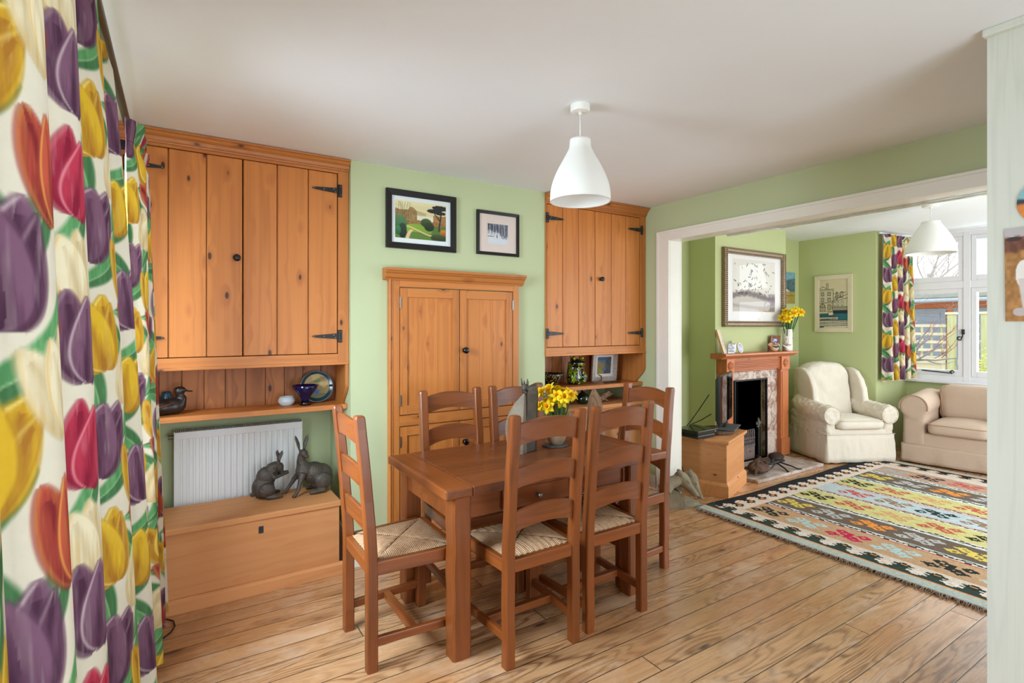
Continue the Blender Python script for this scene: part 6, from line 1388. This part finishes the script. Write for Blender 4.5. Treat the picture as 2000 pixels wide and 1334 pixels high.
for b, (s0, bc_) in enumerate(zip(starts, bandc)):
    inn = (Xc > s0) & (Xc < s0+bw) & (Yc < yend)
    C[inn] = bc_
    dx = Xc-(s0+bw/2)
    for k in range(9):
        yc0 = 2.33-0.277*k-(0.14 if b in (3,) else 0.0); dy = Yc-yc0; col = mot[b][k % 4]
        mm = np.zeros(Xc.shape, bool)
        for sx in (-1, 1):
            for sy in (-1, 1): mm |= blot(dx-sx*0.042, dy-sy*0.068+sx*0.012, 0.038, 0.052) & ~((np.abs(dx-sx*0.042) < 0.008) & (np.abs(dy-sy*0.068+sx*0.012) < 0.011))
        mm |= (np.abs(dx) < 0.05) & (np.abs(dy) < 0.014) | (np.abs(dy) < 0.055) & (np.abs(dx) < 0.010)
        C[mm & inn] = col
    # the strip beyond this band
    if b < 6:
        e0, e1 = s0+bw, starts[b+1]; st_ = (Xc >= e0) & (Xc < e1) & (Yc < yend); C[st_] = (226, 216, 206)
        f = (Xc-e0)/(e1-e0); lc = (196, 220, 216) if b in (1, 4, 0, 5) else (206, 116, 70)
        z1 = np.abs(per(Yc, 0.14))/0.07; C[st_ & (np.abs(f-0.40-0.40*z1) < 0.13)] = (48, 56, 54); C[st_ & (np.abs(f-0.34) < 0.10) & (np.abs(per(Yc+0.07, 0.14)) < 0.018)] = (60, 62, 60)
        C[st_ & (f > 0.88)] = lc; C[st_ & (f < 0.14)] = (190, 80, 70) if b == 0 else lc
# side border along the fireplace edge
side = (Yc > 2.53); C[(Yc > 2.575)] = DK; px = per(Xc, 0.152)
C[blot(px, Yc-2.592, 0.056, 0.034) & (Yc > 2.5)] = (232, 216, 204); C[(np.abs(px) < 0.018) & (np.abs(Yc-2.592) < 0.008)] = (236, 156, 96)
px = per(Xc+0.076, 0.152); C[blot(px, Yc-2.540, 0.056, 0.036)] = DK; C[(np.abs(px) < 0.016) & (np.abs(Yc-2.540) < 0.009)] = (232, 138, 62)
# end borders
for flip in (0, 1):
    d = (Xc-rx0) if not flip else (rx1-Xc)
    m1 = (d < 0.185) & (d > 0.1); C[m1] = (56, 72, 66) if not flip else DK
    py = per(Yc, 0.163); C[blot(d-0.160, py, 0.036, 0.056) & (Yc < 2.60)] = (230, 220, 210); C[(np.abs(d-0.157) < 0.009) & (np.abs(py) < 0.018)] = (236, 186, 160)
    py = per(Yc+0.0815, 0.163); C[blot(d-0.208, py, 0.036, 0.058) & (Yc < 2.56)] = (50, 62, 58) if not flip else DK; C[(np.abs(d-0.212) < 0.009) & (np.abs(py) < 0.016)] = (232, 148, 66)
    C[d < 0.102] = (236, 146, 66); C[d < 0.088] = (186, 194, 186)
g_ = np.random.RandomState(1).rand(*Xc.shape); C = C*(0.93+0.10*g_[..., None])
xv = rx0+np.arange(nx+1)*(rx1-rx0)/nx; yv = ry0+np.arange(ny+1)*(ry1-ry0)/ny; Xv, Yv = np.meshgrid(xv, yv)
w1 = vnoise(Xv*4+20, Yv*4+20, 70)-0.5; w2 = vnoise(Xv*1.7+5, Yv*1.7+5, 71)-0.5
edge = np.exp(-(2.69-Yv)/0.06); P = np.stack([Xv+0.012*(vnoise(Yv*2+3, Xv*0+3, 72)-0.5)*np.exp(-(Xv-rx0)/0.4), Yv+0.03*(vnoise(Xv*5, Xv*0+1, 73)-0.5)*edge, 0.0085+0.004*(w1+0.5)+0.004*(w2+0.5)], -1)
grid_mesh('weave', P, C, M['paint_rug'], t, face=True, smooth=True, solid=0.004)
m = MB(); rs = random.Random(6)
for k in range(460):
    y_ = ry0+0.01+(ry1-ry0-0.02)*k/460; a = rs.uniform(-0.022, 0.022); L = rs.uniform(0.015, 0.055)
    m.tube([(rx0+0.006, y_, 0.011), (rx0-L*0.45, y_+a*0.5, 0.011+rs.random()*0.006), (rx0-L, y_+a+rs.uniform(-0.012, 0.012), 0.005)], [0.0024, 0.0022, 0.0014], 4)
for k in range(230):
    y_ = ry0+0.01+(ry1-ry0-0.02)*k/230; m.tube([(rx1-0.006, y_, 0.010), (rx1+0.04, y_+rs.uniform(-0.02, 0.02), 0.005)], [0.0035, 0.002], 5)
o = m.build('fringe', M['fringe'], t, smooth=True); o['kind'] = 'stuff'
# ------------------------------------------------------------------ garden beyond the bay window
q = NT('gravel_and_turf'); o_ = q.coord(); gm = q.fin(q.mix(q.noise(o_, 3, 4), lin((196, 190, 176)), lin((150, 156, 120))), 0.95, 0.1)
struct('ground_garden', MB().box(7.6, 40, -16, 24, -0.45, -0.35), gm)
struct('ground_side', MB().box(-14, -0.45, -12, 14, -0.45, -0.35), gm)
M['sage_wood'] = wood('pale_green_timber', (180, 180, 138), (142, 146, 104), (120, 120, 90), 'z', knots=0, rough=0.8, contrast=0.3)
M['pale_wood'] = wood('silvered_timber', (206, 196, 170), (172, 160, 134), (150, 140, 110), 'y', knots=0, rough=0.8, contrast=0.3)
FX = 10.0
def fence_panel(label, y0, y1):
    t = thing('trellis_fence', label, 'fence', (FX, (y0+y1)/2, -0.35), group=None)
    m = MB()
    for z in (1.43, 1.30, 1.175, 1.05, 0.935): m.box(FX-0.012, FX+0.012, y0, y1, z-0.021, z+0.021)
    m.build('rail', M['pale_wood'], t)
    m = MB(); n = int((y1-y0)/0.115)
    for i in range(n): y = y0+(i+0.5)*(y1-y0)/n; m.box(FX+0.012, FX+0.03, y-0.013, y+0.013, 0.93, 1.45)
    m.build('lath', M['sage_wood'], t)
    m = MB(); m.box(FX, FX+0.02, y0, y1, -0.35, 0.90); m.box(FX-0.03, FX+0.03, y0, y1, 0.84, 0.92); m.box(FX-0.03, FX, y0, y1, 0.70, 0.74)
    for i in range(int((y1-y0)/0.5)+1): m.box(FX-0.028, FX, y0+i*0.5, y0+i*0.5+0.05, -0.35, 0.84)
    m.build('boarding', M['pale_wood'], t)
def fence_post(label, y):
    t = thing('fence_post', label, 'post', (FX, y, -0.35))
    MB().box(FX-0.06, FX+0.03, y-0.045, y+0.045, -0.35, 1.60).build('shaft', M['sage_wood'], t, bevel=0.004)
    MB().box(FX-0.08, FX+0.05, y-0.065, y+0.065, 1.60, 1.635).build('cap', M['pale_wood'], t, bevel=0.004)
fence_post('pale green capped fence post in the middle of the first casement', 3.20); fence_post('pale green capped fence post seen through the second casement', 2.80)
fence_panel('trellis-topped fence panel behind the bare shrub in the first casement', 3.275, 4.30); fence_panel('short trellis fence panel between the two capped posts', 2.875, 3.125)
SX = 14.5
t = thing('garden_building', 'low cedar garden building with grey windows behind the fence', 'building', (SX, 3.5, -0.35))
cedar = wood('cedar_cladding', (196, 118, 74), (150, 80, 46), (100, 50, 30), 'y', knots=0, rough=0.7, contrast=0.3)
MB().box(SX, SX+3, 2.4, 8.0, -0.35, 1.93).build('wall', cedar, t)
m = MB(); m.prism([(SX-0.30, 2.02), (SX-0.30, 2.06), (SX+1.6, 2.36), (SX+3.4, 2.06), (SX+3.4, 2.02)], 'y', 2.2, 8.2); m.build('roof', plain('mossy_grey_roof', (128, 132, 124), 0.9, 0.2, var=0.2, scale=3), t)
m = MB(); m.box(SX-0.26, SX, 2.25, 8.15, 1.93, 2.02); m.build('soffit', cedar, t)
MB().tube([(SX-0.34, 2.2, 1.99), (SX-0.34, 8.2, 1.99)], 0.042, 10).build('gutter', plain('pale_gutter', (160, 168, 180), 0.4, 0.4), t, smooth=True)
pane = plain('grey_blue_window', (112, 124, 142), 0.15, 0.6, var=0.1)
for i, (a, b) in enumerate(((4.74, 5.9), (3.2, 4.6))):
    f = MB().box(SX-0.05, SX, a, b, 0.3, 1.82).build('window', plain('grey_frame_%s' % 'abcd'[i], (128, 138, 150), 0.5, 0.3), t, bevel=0.004)
    MB().box(SX-0.06, SX-0.05, a+0.10, b-0.10, 0.75, 1.72).build('pane', pane, f)
# bare shrub close to the window
rs = random.Random(21)
def branch(m, p, d, L, r, depth, rs, droop=0.0):
    pts = [Vector(p)]; d = Vector(d).normalized(); n = 5; rad = [r]
    for i in range(n):
        d = (d+Vector((rs.uniform(-.28, .28), rs.uniform(-.28, .28), rs.uniform(-.2, .28)-droop))).normalized(); pts.append(pts[-1]+d*L/n); rad.append(r*(1-0.62*(i+1)/n))
    m.tube(pts, rad, 6 if r > 0.006 else 4)
    if depth > 0:
        for k in range(rs.randint(2, 4)):
            i = rs.randint(1, n); dd = (d+Vector((rs.uniform(-1, 1), rs.uniform(-1, 1), rs.uniform(-0.4, 0.8)))*0.9).normalized(); branch(m, pts[i], dd, L*rs.uniform(0.5, 0.75), rad[i]*0.7, depth-1, rs, droop)
grey_bark = plain('grey_bark', (150, 146, 148), 0.9, 0.1, var=0.2, scale=30); red_twig = plain('red_twigs', (168, 98, 92), 0.8, 0.1, var=0.2)
t = thing('bare_shrub', 'twisted bare grey shrub with reddish twigs outside the bay window', 'shrub', (8.55, 3.35, -0.35))
m = MB(); m.tube([(8.55, 3.34, -0.35), (8.55, 3.34, 0.3), (8.53, 3.36, 0.72), (8.54, 3.30, 0.92)], [0.07, 0.065, 0.06, 0.05], 10)
branch(m, (8.54, 3.30, 0.9), (0.1, -1, 0.9), 0.55, 0.028, 1, rs); branch(m, (8.53, 3.36, 0.75), (0, 0.5, 1), 0.5, 0.022, 1, rs); branch(m, (8.54, 3.30, 0.9), (0.0, -0.35, 1), 0.6, 0.022, 1, rs); branch(m, (8.54, 3.26, 0.93), (0.0, -1.0, 0.15), 0.6, 0.02, 1, rs)
m.build('trunk', grey_bark, t, smooth=True)
m = MB()
for k in range(10): branch(m, (8.54+rs.uniform(-.1, .1), 3.3-0.05*k, 0.95+rs.uniform(0, .25)), (rs.uniform(-.3, .3), rs.uniform(-1, .2), rs.uniform(0.1, 1)), 0.42, 0.0045, 2, rs)
m.build('twigs', red_twig, t, smooth=True)
t = thing('leafy_shrub', 'small yellow-green shrub at the foot of the second casement', 'shrub', (9.2, 2.6, -0.35))
m = MB(); m.tube([(9.2, 2.58, -0.35), (9.2, 2.58, 0.6)], [0.02, 0.01], 6); m.build('stem', grey_bark, t)
m = MB()
for k in range(260):
    p = Vector((9.2+rs.gauss(0, .12), 2.58+rs.gauss(0, .12), 0.72+rs.gauss(0, .2))); d = Vector((rs.uniform(-1, 1), rs.uniform(-1, 1), rs.uniform(-.2, 1))).normalized(); s = d.orthogonal().normalized(); L = 0.05
    m.poly([p, p+d*L*0.5+s*0.014, p+d*L, p+d*L*0.5-s*0.014])
m.build('foliage', plain('yellow_green_leaf', (196, 200, 96), 0.6, 0.2, var=0.2, scale=40), t, fix=False)
pale_bark = plain('hazy_pale_bark', (186, 180, 178), 0.9, 0.1, var=0.1)
def tree(label, x, y, h, seed, n0=7):
    rs = random.Random(seed); t = thing('bare_tree', label, 'tree', (x, y, -0.35)); m = MB()
    m.tube([(x, y, -0.35), (x+0.1, y, h*0.3), (x, y+0.1, h*0.5)], [0.12, 0.09, 0.06], 8)
    for k in range(n0): branch(m, (x, y+0.05, h*(0.22+0.3*k/n0)), (rs.uniform(-1, 1), rs.uniform(-1, 1), rs.uniform(0.2, 1.0)), h*0.34, 0.032, 4, rs)
    m.build('branches', pale_bark, t)
tree('tall bare tree far behind the garden building', 22, 7.6, 6.5, 3, 9); tree('bare tree beyond the building, towards the second casement', 34, 5.6, 7.5, 5, 9); tree('bare spreading tree at the curtain side, beyond the building roof', 28, 11.5, 6.5, 9, 9)
t = thing('overhanging_branch', 'long bare branch reaching across the upper window pane', 'branch', (11.5, 5.6, 2.2))
rs = random.Random(33); m = MB(); branch(m, (11.5, 5.9, 1.9), (0.0, -1, 0.42), 2.0, 0.035, 3, rs); branch(m, (11.5, 5.9, 1.75), (0.0, -1, 0.12), 2.2, 0.022, 3, rs); branch(m, (11.5, 5.6, 1.9), (0.0, -0.8, 0.9), 1.3, 0.022, 3, rs)
m.build('twigs', plain('dark_grey_branch', (128, 122, 124), 0.9, 0.1, var=0.1), t)
